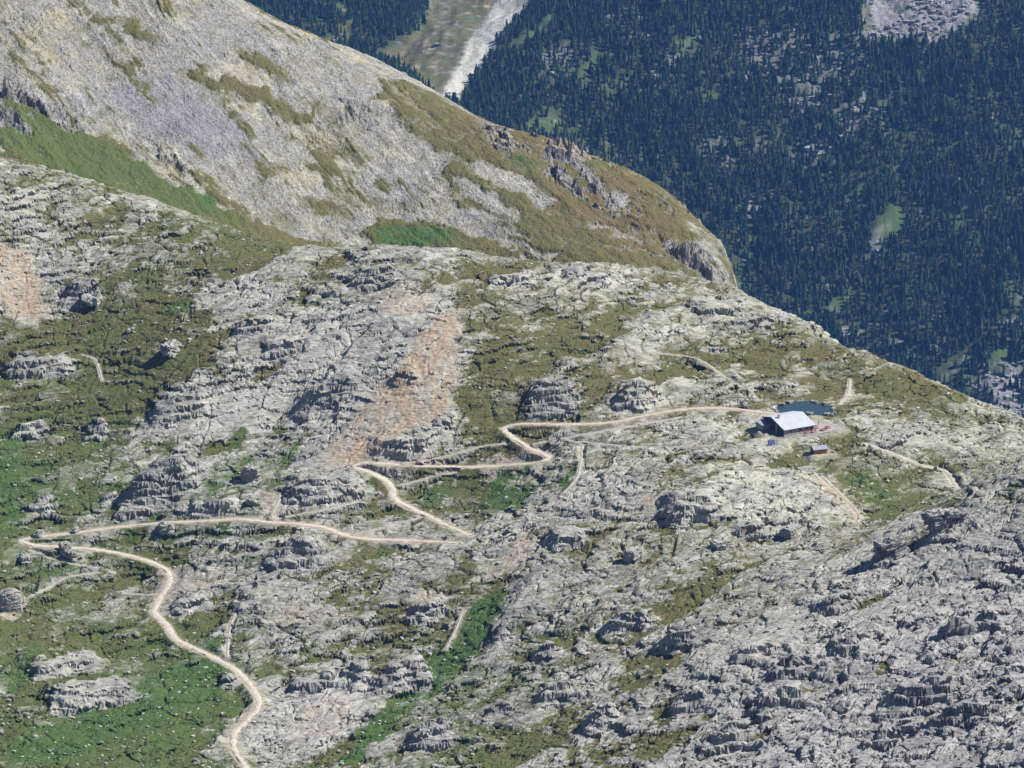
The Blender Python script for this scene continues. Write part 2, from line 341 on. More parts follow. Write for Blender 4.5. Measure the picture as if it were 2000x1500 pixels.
# --- the gravel road and the footpaths, as ground-plan lines
def plan_line(px, F, step=1.2, **k):
    P = [gp(F, u, v, **k) for u, v in px]; Q = []
    n = len(P); A = np.array(P)
    for i in range(n - 1):
        p0, p1, p2, p3 = A[max(i - 1, 0)], A[i], A[i + 1], A[min(i + 2, n - 1)]
        m = max(2, int(np.linalg.norm(p2[:2] - p1[:2]) / step))
        for j in range(m):
            t = j / m
            q = .5 * ((2 * p1) + (p2 - p0) * t + (2 * p0 - 5 * p1 + 4 * p2 - p3) * t * t + (3 * p1 - p0 - 3 * p2 + p3) * t ** 3) if np.linalg.norm(p2 - p1) > 6 else p1 + (p2 - p1) * t
            Q.append(q)
    Q.append(A[-1]); Q = np.array(Q); Q[:, 2] = F(Q[:, 0], Q[:, 1]) + .15
    z = Q[:, 2].copy(); kk = np.ones(9) / 9
    if len(z) > 12: z = np.convolve(np.pad(z, 4, 'edge'), kk, 'valid')
    Q[:, 2] = z
    return Q
ROAD = [[(1512,808),(1440,800),(1395,797),(1330,800),(1260,812),(1190,826),(1110,829),(1040,828),(1000,829),(984,835),(995,850),(1020,868),(1050,882),(1072,893),(1060,902),(1000,908),(940,912),(880,912),(800,909),(740,905),(700,906),(690,911),(720,922),(755,938),(768,955),(768,972),(800,992),(840,1010),(880,1030),(918,1046)],
        [(892,1060),(830,1058),(770,1055),(710,1052),(668,1044),(640,1032),(590,1024),(520,1020),(470,1014),(400,1018),(300,1023),(210,1032),(130,1043),(60,1050),(40,1055),(55,1064),(120,1069),(190,1074),(250,1085),(300,1100),(328,1117),(330,1140),(312,1170),(300,1195),(312,1208),(328,1225),(342,1248),(375,1265),(420,1286),(455,1305),(480,1328),(500,1355),(505,1378),(485,1405),(460,1430),(455,1455),(465,1478),(485,1505),(500,1530)]]
PATHS = [([(905,880),(860,895),(790,905)],.5),([(1045,868),(1120,853),(1190,840),(1250,830),(1330,815)],.7),([(1115,862),(1180,868),(1260,874),(1330,873),(1400,868)],.55),([(985,866),(940,872),(880,890),(850,897)],.6),
         ([(1690,866),(1740,885),(1800,910),(1860,938),(1910,960)],.9),([(780,948),(850,930),(890,922)],.45),([(690,1045),(750,1030),(820,1010)],.45),([(560,1010),(640,995),(700,980)],.45),([(60,1075),(110,1095),(190,1110)],.45),([(190,1118),(130,1128),(100,1145),(60,1165)],.5),
         ([(460,1197),(450,1225),(445,1260),(444,1285)],.45),([(250,1160),(320,1160)],.4),([(1138,870),(1128,930),(1100,965)],.45),([(1600,925),(1660,985),(1680,1010),(1675,1020)],.5),([(1290,690),(1360,700),(1420,740),(1450,757)],.4),([(160,692),(185,702),(200,745)],.25),
         ([(1660,740),(1655,770),(1640,790)],.4),([(870,1270),(890,1230),(905,1190)],.4),([(820,900),(860,855),(880,840)],.4),([(550,965),(530,1010)],.5)]
road_lines = [plan_line(p, FH) for p in ROAD]; path_lines = [(plan_line(p, FH), hw) for p, hw in PATHS]

# --- pond, hut pads
PX, PY, PZ = gp(FH, 1568, 796)
POND = [gp(FH, u, v)[:2] for u, v in [(1508,796),(1530,786),(1560,781),(1590,783),(1612,790),(1632,803),(1625,809),(1590,808),(1550,806),(1522,802)]]
PZ = float(np.mean([FH(a, b) for a, b in POND])) - .5
FPd = Field(PX - 40, PX + 40, PY - 60, PY + 60, .8); FPd.A = poly_sd(FPd, POND).astype(np.float32)
HX, HY, HZ = gp(FH, 1532, 852)                # front left corner of the hut
SX, SY, SZ = gp(FH, 1590, 887)                # shed
HA, SA = R(29), R(19)
FHut = Field(HX - 60, HX + 80, HY - 60, HY + 80, .8)
def rect(x, y, a, l0, l1, w0, w1):
    c, s = math.cos(a), math.sin(a)
    return [(x + c * l - s * w_, y + s * l + c * w_) for l, w_ in ((l0, w0), (l1, w0), (l1, w1), (l0, w1))]
FHut.A = poly_sd(FHut, rect(HX, HY, HA, -4.5, 23.0, -3.0, 14.5)).astype(np.float32)
FSh = FHut.like(); FSh.A = poly_sd(FSh, rect(SX, SY, SA, -1, 6.5, -1.2, 4.0)).astype(np.float32)

STK = STRIKE
def rock_detail(x, y, warp=1.0):
    """jointed, tilted slabs: several sizes of facets in the strike frame"""
    wx = x + warp * (5 * fbm(x / 40, y / 40, 91, 3) + 1.2 * fbm(x / 7, y / 7, 95, 2)); wy = y + warp * (5 * fbm(x / 40, y / 40, 191, 3) + 1.2 * fbm(x / 7, y / 7, 195, 2))
    swing = .45 * noise(x / 130, y / 130, 77)
    c, s = np.cos(STK + swing), np.sin(STK + swing)
    c, s = math.cos(STK), math.sin(STK)
    p = (wx * c + wy * s) / 2.7; q = (-wx * s + wy * c)
    hsum = 0; tone = 0; crack = None
    big = sstep(-.5, .9, fbm(x / 60, y / 60, 301, 3)); rub = np.maximum(sstep(.1, .9, fbm(x / 24, y / 24, 303, 3)), sstep(.45, .75, FO(x, y)))
    for i, (sz, am, ti, so) in enumerate(((30, 2.6, .5, .22), (12.5, 1.7, .6, .18), (5.2, .95, .7, .17), (2.5, .42, .8, .26), (1.3, .20, .9, .35))):
        f, e, tn = facets(p / sz, q / sz, 11 + 7 * i, (-.35, .55), ti, so)
        mod = (.55 + .9 * big) if i < 2 else (.35 + 1.05 * rub) * (1 + (.45 if i == 2 else .2) * sstep(.45, .75, FO(x, y)))
        hsum = hsum + f * am * mod; tone = tone + tn * (.5 ** abs(i - 2))
    return hsum.astype(np.float32), (tone / 2.25).astype(np.float32)

CRAG_SPOTS = [(1085,812,115,60,.9,10),(1236,803,95,48,1.,-8),(328,990,165,85,.8,12),(640,990,165,50,.7,10),(648,800,125,52,.7,8),(580,1112,115,58,.8,8),(140,1322,165,30,.8,18),(190,1384,190,38,.8,18),(722,1355,60,85,1.0,25),(800,1350,130,80,.9,20),
 (842,1465,110,62,.9,8),(845,1208,85,40,.8,15),(1115,1066,85,22,.9,5),(1345,1018,130,34,.9,-12),(1470,1050,70,24,.9,5),(1220,1232,110,40,.8,-24),(1310,1268,90,38,.8,-20),(735,562,90,38,.9,8),(660,577,40,16,.9,8),(165,600,85,45,.9,12),(795,757,55,30,.9,10),(870,838,42,20,.9,10),(795,896,130,28,.6,10),
 (1535,1380,110,45,.9,10),(1800,1380,160,55,.8,-8),(1430,1452,105,50,.9,12),(1185,1425,75,60,.9,15),(1760,1445,95,34,.9,0),(1090,1372,90,45,.9,8),(975,1402,60,26,.9,8),(375,1190,85,20,.7,14),(215,982,42,24,.9,10),(260,1016,75,18,.7,5),(85,1008,60,40,.9,10),(75,735,150,28,.6,-3),(60,858,75,34,.8,10),(190,860,45,44,.9,10),
 (470,1337,80,26,.8,12),(620,1348,110,32,.8,10),(1740,1100,70,34,.9,20),(1850,1048,90,34,.8,20),(1300,1010,40,26,1,-30),(1225,1215,60,30,1,-30),(995,1260,40,50,.9,40),(1060,1290,70,36,.9,-15),(1640,1190,80,30,.9,10),(1560,1320,90,34,.9,18),(1900,1240,110,32,.8,5),(1880,1420,120,44,.8,0),(1660,1270,70,26,.9,12),(1480,1290,90,30,.9,8),(1350,1380,80,34,.9,14),(500,650,90,26,.8,10),(560,690,80,20,.8,12),(420,1010,90,20,.6,5),(360,820,120,20,.7,12),(1000,560,90,18,.8,5),(1150,560,100,14,.8,-5),(1400,620,110,14,.8,-8)]
crag_list = []
for u_, v_, wp_, hp_, df_, tn_ in CRAG_SPOTS:
    q_ = ground(FH, u_, v_)
    if q_ is not None: crag_list.append((q_[0], q_[1], wp_ * KP * q_[1] / cP, hp_ * KP * q_[1] / cP, df_, R(tn_)))
def crag_lift(x, y):
    add = np.zeros(x.shape, np.float32); bare = add.copy()
    nx_ = fbm(x / 6, y / 6, 811, 4, .6); ny_ = fbm(x / 6, y / 6, 812, 4, .6)
    f1, _, _ = facets(x / 7.5, y / 4.5, 813, (0, 0), .8, .3); f2, _, _ = facets(x / 5.5, y / 1.8, 815, (0, 0), .8, .4)
    for cx, cy, W_, H_, df, tn in crag_list:
        D_ = max(W_ * df, H_ * 1.5); m = np.where((abs(x - cx) < W_ * 1.1) & (abs(y - cy - D_ * .5) < D_ * 1.3 + W_ * .4))[0]
        if len(m) == 0: continue
        sc_ = min(1.0, W_ / 14)
        dx = x[m] - cx + 1.6 * sc_ * nx_[m]; dy = y[m] - cy + 1.6 * sc_ * ny_[m]; c, s_ = math.cos(tn), math.sin(tn); sc_ = sc_ * .8; a = dx * c + dy * s_ + (2.0 * f1[m]) * sc_; b = -dx * s_ + dy * c + (1.5 * f1[m] + .5 * f2[m]) * sc_
        fw = max(.8, H_ * .85); Hm = H_ * .72
        side = sstep(-W_ * .5 - fw * .3, -W_ * .5 + fw * .9, a) * (1 - sstep(W_ * .22, W_ * .58, a))
        front = sstep(0, fw, b) * (1 - .25 * sstep(fw, fw * 1.5, b)) + .25 * sstep(fw * 1.2, fw * 2.2, b); back = 1 - sstep(D_ * .35, D_ * 1.2, b)
        t = side * front * back
        add[m] = np.maximum(add[m], (t * Hm).astype(np.float32)); pit = side * sstep(-fw * 1.6, -fw * .2, b) * (1 - sstep(-.1, fw * .4, b)); add[m] -= (pit * Hm * .22).astype(np.float32) * (add[m] < .3)
        bare[m] = np.maximum(bare[m], (side * sstep(-.6, fw * .3, b) * (1 - sstep(D_ * .3, D_ * .7, b))).astype(np.float32))
    return add, bare
def ledges(B, x, y, lam, seed, rise=.16, keep=.2):
    u_ = B / lam + .35 * noise(x / (lam * 9), y / (lam * 9), seed); f = u_ - np.floor(u_)
    r = keep * np.clip(f / (1 - rise), 0, 1) + (1 - keep) * sstep(1 - rise, 1.0, f)
    return lam * (r - f + .33)
def hill_point_detail(x, y):
    base = FH(x, y)
    rd, tone = rock_detail(x, y)
    cl, cb = crag_lift(x, y); base = base + cl
    c0, s0 = math.cos(STK), math.sin(STK); pp = x * c0 + y * s0; qq = -x * s0 + y * c0
    wob = 1.6 * fbm(x / 26, y / 26, 640, 4, .55); cellB = .9 * (facets(pp / 9, qq / 4, 641, (0, 0), .5)[2] - .5)
    B = base + rd * .8 + .10 * qq - .05 * pp + wob + cellB
    slab = sstep(-.55, .65, fbm(x / 38, y / 38, 642, 3))
    a1 = sstep(-.7, .3, fbm(x / 17, y / 17, 643, 3)) * (.35 + .75 * slab); a2 = sstep(-.6, .4, fbm(x / 8, y / 8, 644, 3)) * (.5 + .6 * slab)
    fr = sstep(.45, .75, FO(x, y)); big = np.clip(a1 + .8 * cb, 0, 1.15) * (1 + .55 * fr); L1 = ledges(B, x, y, 2.9, 651, .2) * big * .85; L2 = ledges(B + L1 * .5, x, y, 1.25, 652, .26) * 1.0 * np.clip(a2 + .5 * cb, 0, 1.1)
    sl2 = sstep(-.1, .9, fbm(x / 32, y / 32, 646, 3)) * (1 - fr); L2 = L2 * (1 - .45 * sl2); L3 = (1 - .8 * sl2) * ledges(B + (L1 + L2) * .4, x, y, .62, 653, .34) * sstep(-.4, .5, noise(x / 10, y / 10, 654)); fine_ = L1 * .8 + L2 * 1.3 + L3; rd = rd * (1.0 - .30 * slab); rough_ = rd; rd = rd + L1 + L2 + L3
    # narrow open joints between the slabs
    J = 0
    for sz_, dp, wd, sd_ in ((9.0, 1.3, .05, 661), (4.2, .85, .075, 662), (2.0, .5, .13, 663)):
        e_ = facets((pp + 1.5 * noise(x / 6, y / 6, sd_)) / (sz_ * 2.0), (qq + .8 * noise(x / 5, y / 5, sd_ + 9)) / sz_, sd_, (0, 0), 0)[1]
        J = J - dp * np.exp(-(e_ / wd) ** 2) * sstep(-.5, .4, noise(x / 13, y / 13, sd_ + 4))
    J = J * (1 - .45 * sl2) * (1 - .85 * cb); rd = rd - .75 * cb * L3; rd = rd * (1 - .18 * sl2) + J; tone = tone + .16 * sl2
    tone = tone + .50 * fbm(pp / 16 + .4 * noise(x / 9, y / 9, 670), qq / 4.5, 671, 4, .6) + .25 * fbm(x / 45, y / 45, 672, 3)
    g = FG(x + 6 * fbm(x / 14, y / 14, 5, 3), y + 8 * fbm(x / 14, y / 14, 6, 3))
    jx = x + 3.0 * fbm(x / 9, y / 9, 15, 3); jy = y + 4.0 * fbm(x / 9, y / 9, 16, 3)
    gp_ = FGp(jx, jy); vi = np.maximum(FV(x, y), .95 * FVp(jx, jy)) + .22 * fbm(x / 7, y / 9, 680, 3); bare = FBp(jx, jy); di = FDp(jx, jy)
    g = np.maximum(g * 1.0, gp_ * .60) * (1 + bare * .75) * (1 - .8 * di) * (1 - .85 * cb)
    # grass fills the hollows of the slabs up to a level set by how grassy the place is
    q = np.clip(g, .02, .97); lev = 1.15 * np.log(q / (1 - q)) * 1.0 + .36
    lev = lev + 1.15 * fbm(x / 11, y / 13, 33, 5, .7)
    dsl = rd * (1 - .55 * di) * (1 - .12 * gp_)
    k = dsl - lev; k2 = (.5 * rough_ + 1.2 * (fine_ - .1) + 1.1 * J) * (1 - .55 * di) - lev
    h = np.where(k > 0, dsl, lev + k * .12 + .10 * noise(x / 1.1, y / 1.1, 55))
    k = .45 * k + .55 * k2; h = np.where(k > 0, dsl, dsl * .45 + .55 * np.minimum(lev, dsl) + .10 * noise(x / 1.1, y / 1.1, 55))
    grass = sstep(.10, -.10, k + .12 * noise(x / .8, y / .8, 56))
    # dirt fans: rubble
    rub, _, rt = facets(x / 1.3, y / 1.3, 202, (0, 0), .6, .3); h = h + di * .28 * rub; di = di * np.clip(.72 + .75 * fbm(x / 7, y / 13, 203, 4, .7), 0, 1)
    film = fbm(x / 5 + .3 * noise(x / 2, y / 2, 691), y / 3.2, 692, 5, .75) + .5 * fbm(pp / 12, qq / 3, 693, 3) + 2.2 * (np.clip(g, 0, .6) - .30) - .55 * fr - .9 * cb - .22 * np.clip(k, -1, 4)
    grass = np.maximum(grass, .78 * sstep(-.75, .75, film) * (1 - .7 * di))
    return base, h, grass, vi, di, np.clip(tone - .12 * cb, 0, 1), cb
Y0, Y1 = 1010.0, 1665.0
S = np.linspace(-1.19, 1.31, 1300)
ys = [Y0]
while ys[-1] < Y1: ys.append(ys[-1] + .37 * (ys[-1] / 1300.0))
ys = np.array(ys); half = KT * np.sqrt(ys ** 2 + 0) * 1.075
GX = S[None] * half[:, None]; GY = np.repeat(ys[:, None], len(S), 1)
x = GX.ravel(); y = GY.ravel()
print("hill grid", len(ys), len(S))
CH = 250000
parts = [hill_point_detail(x[i:i + CH], y[i:i + CH]) for i in range(0, len(x), CH)]
base, h, grass, vi, di, tone, cbv = [np.concatenate([p[k] for p in parts]) for k in range(7)]
z = base + h
vo = FO(x, y); li = FL(x, y)
# road bench
for L, hw, ed in [(l, 1.25, 4.0) for l in road_lines] + [(l, a * .9, 1.6) for l, a in path_lines]:
    lo = L.min(0) - 12; hi = L.max(0) + 12
    m = np.where((x > lo[0]) & (x < hi[0]) & (y > lo[1]) & (y < hi[1]))[0]
    d, zr = line_dist(x[m], y[m], L[::2] if len(L) > 30 else L)
    t = sstep(hw + ed, hw + .3, d)
    z[m] = lerp(z[m], zr - .12, t)
    grass[m] *= 1 - sstep(hw + .9, hw + .2, d + .4 * noise(x[m] / 1.5, y[m] / 1.5, 71))
    if hw > 1: di[m] = np.maximum(di[m], .55 * sstep(hw + 2.2, hw + .2, d + .8 * noise(x[m] / 3, y[m] / 3, 72)))
# pond basin
m = np.where((abs(x - PX) < 39) & (abs(y - PY) < 59))[0]
d = FPd(x[m], y[m]) + .8 * noise(x[m] / 2.5, y[m] / 2.5, 81); t = sstep(5.0, .5, d)
z[m] = np.where(d < 1.0, lerp(z[m], PZ - .25 - .12 * np.clip(-d, 0, 8), sstep(1.0, -.6, d)), np.where(d < 5, np.maximum(z[m], PZ + .15 * np.clip(d, 0, 3)), z[m]))
grass[m] *= 1 - sstep(1.5, -.5, d)
# hut terrace and shed pad
for F_, zp in ((FHut, HZ), (FSh, SZ)):
    m = np.where((x > F_.x0) & (x < F_.x0 + 138) & (y > F_.y0) & (y < F_.y0 + 138))[0]
    t = sstep(4.0, .0, F_(x[m], y[m])); nf = facets(x[m] / 2.6, y[m] / 1.5, 777, (0, 0), .7, .3)[0]; z[m] = lerp(z[m], zp - .10 + np.minimum(.03, .55 * nf - .1), t); grass[m] = np.maximum(grass[m] * (1 - .7 * t), .75 * t * sstep(.25, .6, fbm(x[m] / 4, y[m] / 4, 778, 3)))
FZ = None
Z2 = z.reshape(GX.shape)
ZB = Z2.copy(); ZB[1:-1] = .25 * Z2[:-2] + .5 * Z2[1:-1] + .25 * Z2[2:]; ZC = ZB.copy(); ZC[:, 1:-1] = .25 * ZB[:, :-2] + .5 * ZB[:, 1:-1] + .25 * ZB[:, 2:]; Z2 = .35 * ZC + .65 * Z2; ZP = np.pad(Z2, ((0, 0), (4, 4)), 'edge'); ZX = sum(wk * ZP[:, i:i + Z2.shape[1]] for i, wk in enumerate((.06, .09, .12, .15, .16, .15, .12, .09, .06))); CB = .85 * np.clip(cbv.reshape(GX.shape), 0, 1); Z2 = Z2 * (1 - CB) + ZX * CB; z = Z2.ravel(); gy_ = np.gradient(Z2, axis=0) / np.gradient(ys)[:, None]; gx_ = np.gradient(Z2, axis=1) / (half[:, None] * (S[1] - S[0])); gl = np.sqrt(gx_ ** 2 + gy_ ** 2) + 1e-6
st_ = sstep(.7, 1.8, gl).ravel(); al = x * .8 + y * .6; fl, _, _ = facets(al / 4.5, z / 1.0, 901, (0, .5), .6); fl2, _, _ = facets(al / 1.8, z / .5, 902, (0, .4), .6)
amt_ = st_ * (1.1 * fl + .55 * fl2); x = x + amt_ * (gx_ / gl).ravel(); y = y + amt_ * (gy_ / gl).ravel()
me = np_mesh("hillside", np.c_[x, y, z], grid_faces(len(ys), len(S)))
attr(me, "cover", np.c_[grass, np.clip(vi * 1.05 - .1, 0, 1), np.clip(di, 0, 1), .35 + .3 * noise(x / 30, y / 30, 19)]); attr(me, "tone", np.c_[tone, li, np.clip(vo * 1.0 - .22, 0, 1)])
hill = link("hillside", me, M_hill); hill["kind"] = "structure"
# sampler of the finished hillside
Zg = z.reshape(GX.shape)
def hill_z(px, py):
    j = np.clip(np.searchsorted(ys, py) - 1, 0, len(ys) - 2); fy = (py - ys[j]) / (ys[j + 1] - ys[j])
    hw = KT * 1.075 * py; fi = (np.clip(px / hw, -1.18, 1.30) + 1.19) / 2.50 * (len(S) - 1); i = np.clip(fi.astype(int), 0, len(S) - 2); fx = fi - i
    return (Zg[j, i] * (1 - fx) + Zg[j, i + 1] * fx) * (1 - fy) + (Zg[j + 1, i] * (1 - fx) + Zg[j + 1, i + 1] * fx) * fy
def hz(px, py): return float(hill_z(np.array([px]), np.array([py]))[0])

# roads and paths as strips on their benches
def strip(name, L, hw, mat, seed, lift=.02, edge=.25):
    L = np.asarray(L); T = np.gradient(L[:, :2], axis=0); T /= np.linalg.norm(T, axis=1)[:, None] + 1e-9
    N = np.c_[-T[:, 1], T[:, 0]]; V = []; s = np.arange(len(L)) * 1.2
    offs = np.array([-1, -.7, -.25, .25, .7, 1])
    tp = np.ones(len(L)) if name != 'road' or seed else .62 + .38 * sstep(5, 75, np.arange(len(L)))
    for k, o in enumerate(offs):
        wv = tp * hw * (1 + (edge / hw) * noise(s / 2.2 + seed, s * 0 + o * 7.7, 60 + seed) + .18 * noise(s / 14 + seed, s * 0 + 3.3, 61 + seed))
        P = L[:, :2] + N * (o * wv)[:, None]
        V.append(np.c_[P, L[:, 2] + lift + (-.10 if abs(o) == 1 else (-.03 if abs(o) == .7 else .02))])
    V = np.stack(V, 1).reshape(-1, 3)
    o = link(name, np_mesh(name, V, grid_faces(len(L), len(offs)), True), mat); o["kind"] = "structure"
    return o
for i, L in enumerate(road_lines): strip("road", L, 1.0, M_road, i, .02, .6)
for i, (L, hw) in enumerate(path_lines): strip("path", L, hw * .85, M_path, 5 + i, 0.0, .22)

# ================================================================== SCREE SLOPE (the ridge behind, on the left)
FS = Field(-330, 330, 1540, 2000, 2.5)
ctl = [at_y(u, v, y) for u, v, y in [(-150,300,1640),(0,300,1648),(0,170,1690),(0,0,1745),(-150,100,1715),(-150,-60,1770),(350,420,1638),(350,200,1705),(350,0,1765),(200,100,1730),(180,300,1665),(470,0,1790),(350,-60,1800),(0,-100,1790),
    (560,50,1790),(700,485,1650),(700,300,1703),(700,100,1782),(520,450,1645),(520,250,1705),(850,180,1765),(930,230,1750),(1000,480,1652),(1000,350,1690),(850,480,1650),(850,330,1698),(1070,272,1734),(1170,312,1722),(1240,338,1715),(1250,500,1645),(1200,400,1683),(1330,402,1690),(1400,470,1672),(1440,560,1652),(1350,540,1640),(1330,480,1660),
    (1000,560,1625),(1300,580,1620),(700,560,1625),(350,480,1615),(0,400,1610),(1430,590,1640)]]
for u, v, y in [(350,-60,1800),(470,0,1790),(560,50,1790),(700,100,1782),(850,180,1765),(930,230,1750),(1070,272,1734),(1170,312,1722),(1240,338,1715),(1330,402,1690),(1400,470,1672),(1440,560,1652)]:
    px, py, pz = at_y(u, v, y); ctl.append((px + 22, py + 40, pz - 34)); ctl.append((px + 60, py + 120, pz - 130))
rp = sorted([at_y(u, v, y) for u, v, y in [(470,0,1790),(560,50,1790),(700,100,1782),(850,180,1765),(930,230,1750),(1070,272,1734),(1170,312,1722),(1240,338,1715),(1330,402,1690),(1400,470,1672),(1440,560,1652)]]); RX = np.array([p[0] for p in rp]); RY = np.array([p[1] for p in rp]); NX = at_y(1395, 470, 1672)[0]; NX2 = at_y(1424, 520, 1664)[0]
for u, v, y, k in [(1440,560,1652,1.0),(1400,470,1672,1.0),(1330,402,1690,.7)]:
    px, py, pz = at_y(u, v, y); ctl += [(px + 14, py + 6, pz - 26 * k), (px + 45, py + 14, pz - 85 * k)]
tps(FS, ctl, 0.004)
FSg = Field(-330, 330, 1540, 2000, 1.5); FSv, FSd, FSy, FSp, FSr, FSb = [FSg.like() for _ in range(6)]
sk = dict()
stamp(FSg, [(.95,[(0,190),(40,195),(160,258),(250,270),(340,330),(400,380),(430,400),(560,455),(720,487),(720,510),(520,490),(380,440),(250,400),(150,345),(0,310)]),(.9,[(355,135),(420,145),(500,162),(560,192),(612,240),(590,252),(540,222),(480,190),(400,178)]),
    (.85,[(455,95),(500,97),(570,150),(577,166),(540,157),(480,122)]),(.95,[(715,485),(700,455),(740,422),(900,440),(1050,470),(1250,490),(1390,548),(1200,528),(1000,505)]),
    (.88,[(760,150),(860,190),(930,235),(1000,250),(1080,275),(1240,340),(1330,405),(1400,470),(1390,548),(1250,490),(1050,400),(960,330),(880,270),(820,215)]),(.84,[(820,215),(760,160),(735,185),(800,255),(880,305),(865,345),(895,400),(1000,440),(1050,478),(1250,492),(1300,480),(1050,400)]),
    (.8,[(590,390),(650,385),(692,422),(620,424)]),(.7,[(495,310),(562,330),(545,352),(500,338)]),(.7,[(440,283),(505,278),(480,302)]),(.8,[(250,28),(335,92),(300,87),(200,32)]),(.6,[(620,200),(700,240),(680,250),(600,215)]),
    (.6,[(620,275),(730,300),(760,330),(640,300)]),(.6,[(720,70),(800,110),(860,160),(800,150)]),(.5,[(520,410),(560,405),(580,440),(530,440)]),(.4,[(660,350),(800,400),(760,430),(640,380)])], FS, 2.2)
stamp(FSv, [(.6,[(0,200),(60,215),(180,270),(300,330),(400,390),(480,440),(300,410),(150,345),(0,300)]),(1,[(370,350),(420,385),(440,420),(400,410)]),(1,[(735,450),(860,440),(900,470),(820,492),(730,480)]),(.6,[(990,300),(1040,310),(1050,350),(1000,330)]),(.5,[(1100,290),(1200,330),(1150,340)])], FS, 3)
FSx = FSg.like(); stamp(FSx, [(1,[(905,312),(960,325),(1082,388),(1062,408),(950,352)]),(.9,[(880,338),(1020,420),(1010,436),(900,385)]),(1,[(1180,370),(1232,380),(1232,418),(1190,402)]),(.8,[(850,425),(930,440),(1100,500),(1090,508),(920,460)]),(.7,[(1160,430),(1260,480),(1240,482),(1150,440)]),
    (.8,[(700,455),(730,400),(740,430),(720,450)]),(.7,[(235,262),(300,310),(370,365),(360,370),(290,325),(230,275)])], FS, 1.5)
stamp(FSy, [(1,[(545,215),(640,258),(725,280),(722,330),(640,332),(590,292)]),(.9,[(560,318),(625,352),(600,362),(560,340)]),(.8,[(400,180),(480,195),(560,235),(540,245),(450,215)]),(.5,[(720,220),(780,260),(760,270)]),(.8,[(60,60),(130,115),(100,120),(55,92)])], FS, 4)
stamp(FSp, [(1,[(190,175),(330,150),(420,210),(490,245),(485,295),(400,312),(300,250)])], FS, 8)
stamp(FSd, [(.7,[(868,188),(935,232),(925,238),(860,195)]),(.5,[(1050,270),(1170,315),(1160,325),(1040,285)]),(.4,[(60,62),(125,112),(100,118)])], FS, 1.5)
stamp(FSr, [(1,[(1245,445),(1330,480),(1405,475),(1442,560),(1395,560),(1330,512)]),(.9,[(1075,275),(1130,300),(1200,395),(1210,430),(1150,400),(1080,350),(1060,300)]),(.7,[(940,240),(1000,262),(1010,300),(960,290)]),(1,[(1215,345),(1250,335),(1290,365),(1240,380)]),
    (1,[(0,165),(60,182),(170,250),(150,262),(70,215),(0,190)]),(.9,[(0,215),(40,225),(75,262),(40,262),(0,240)]),(.8,[(310,300),(372,318),(372,340),(330,335)]),(.5,[(660,190),(730,200),(720,250),(660,240)])], FS, 2.0)
stamp(FSb, [(1,[(860,190),(1000,250),(1240,340),(1400,470),(1390,548),(1200,480),(1000,350)])], FS, 8)
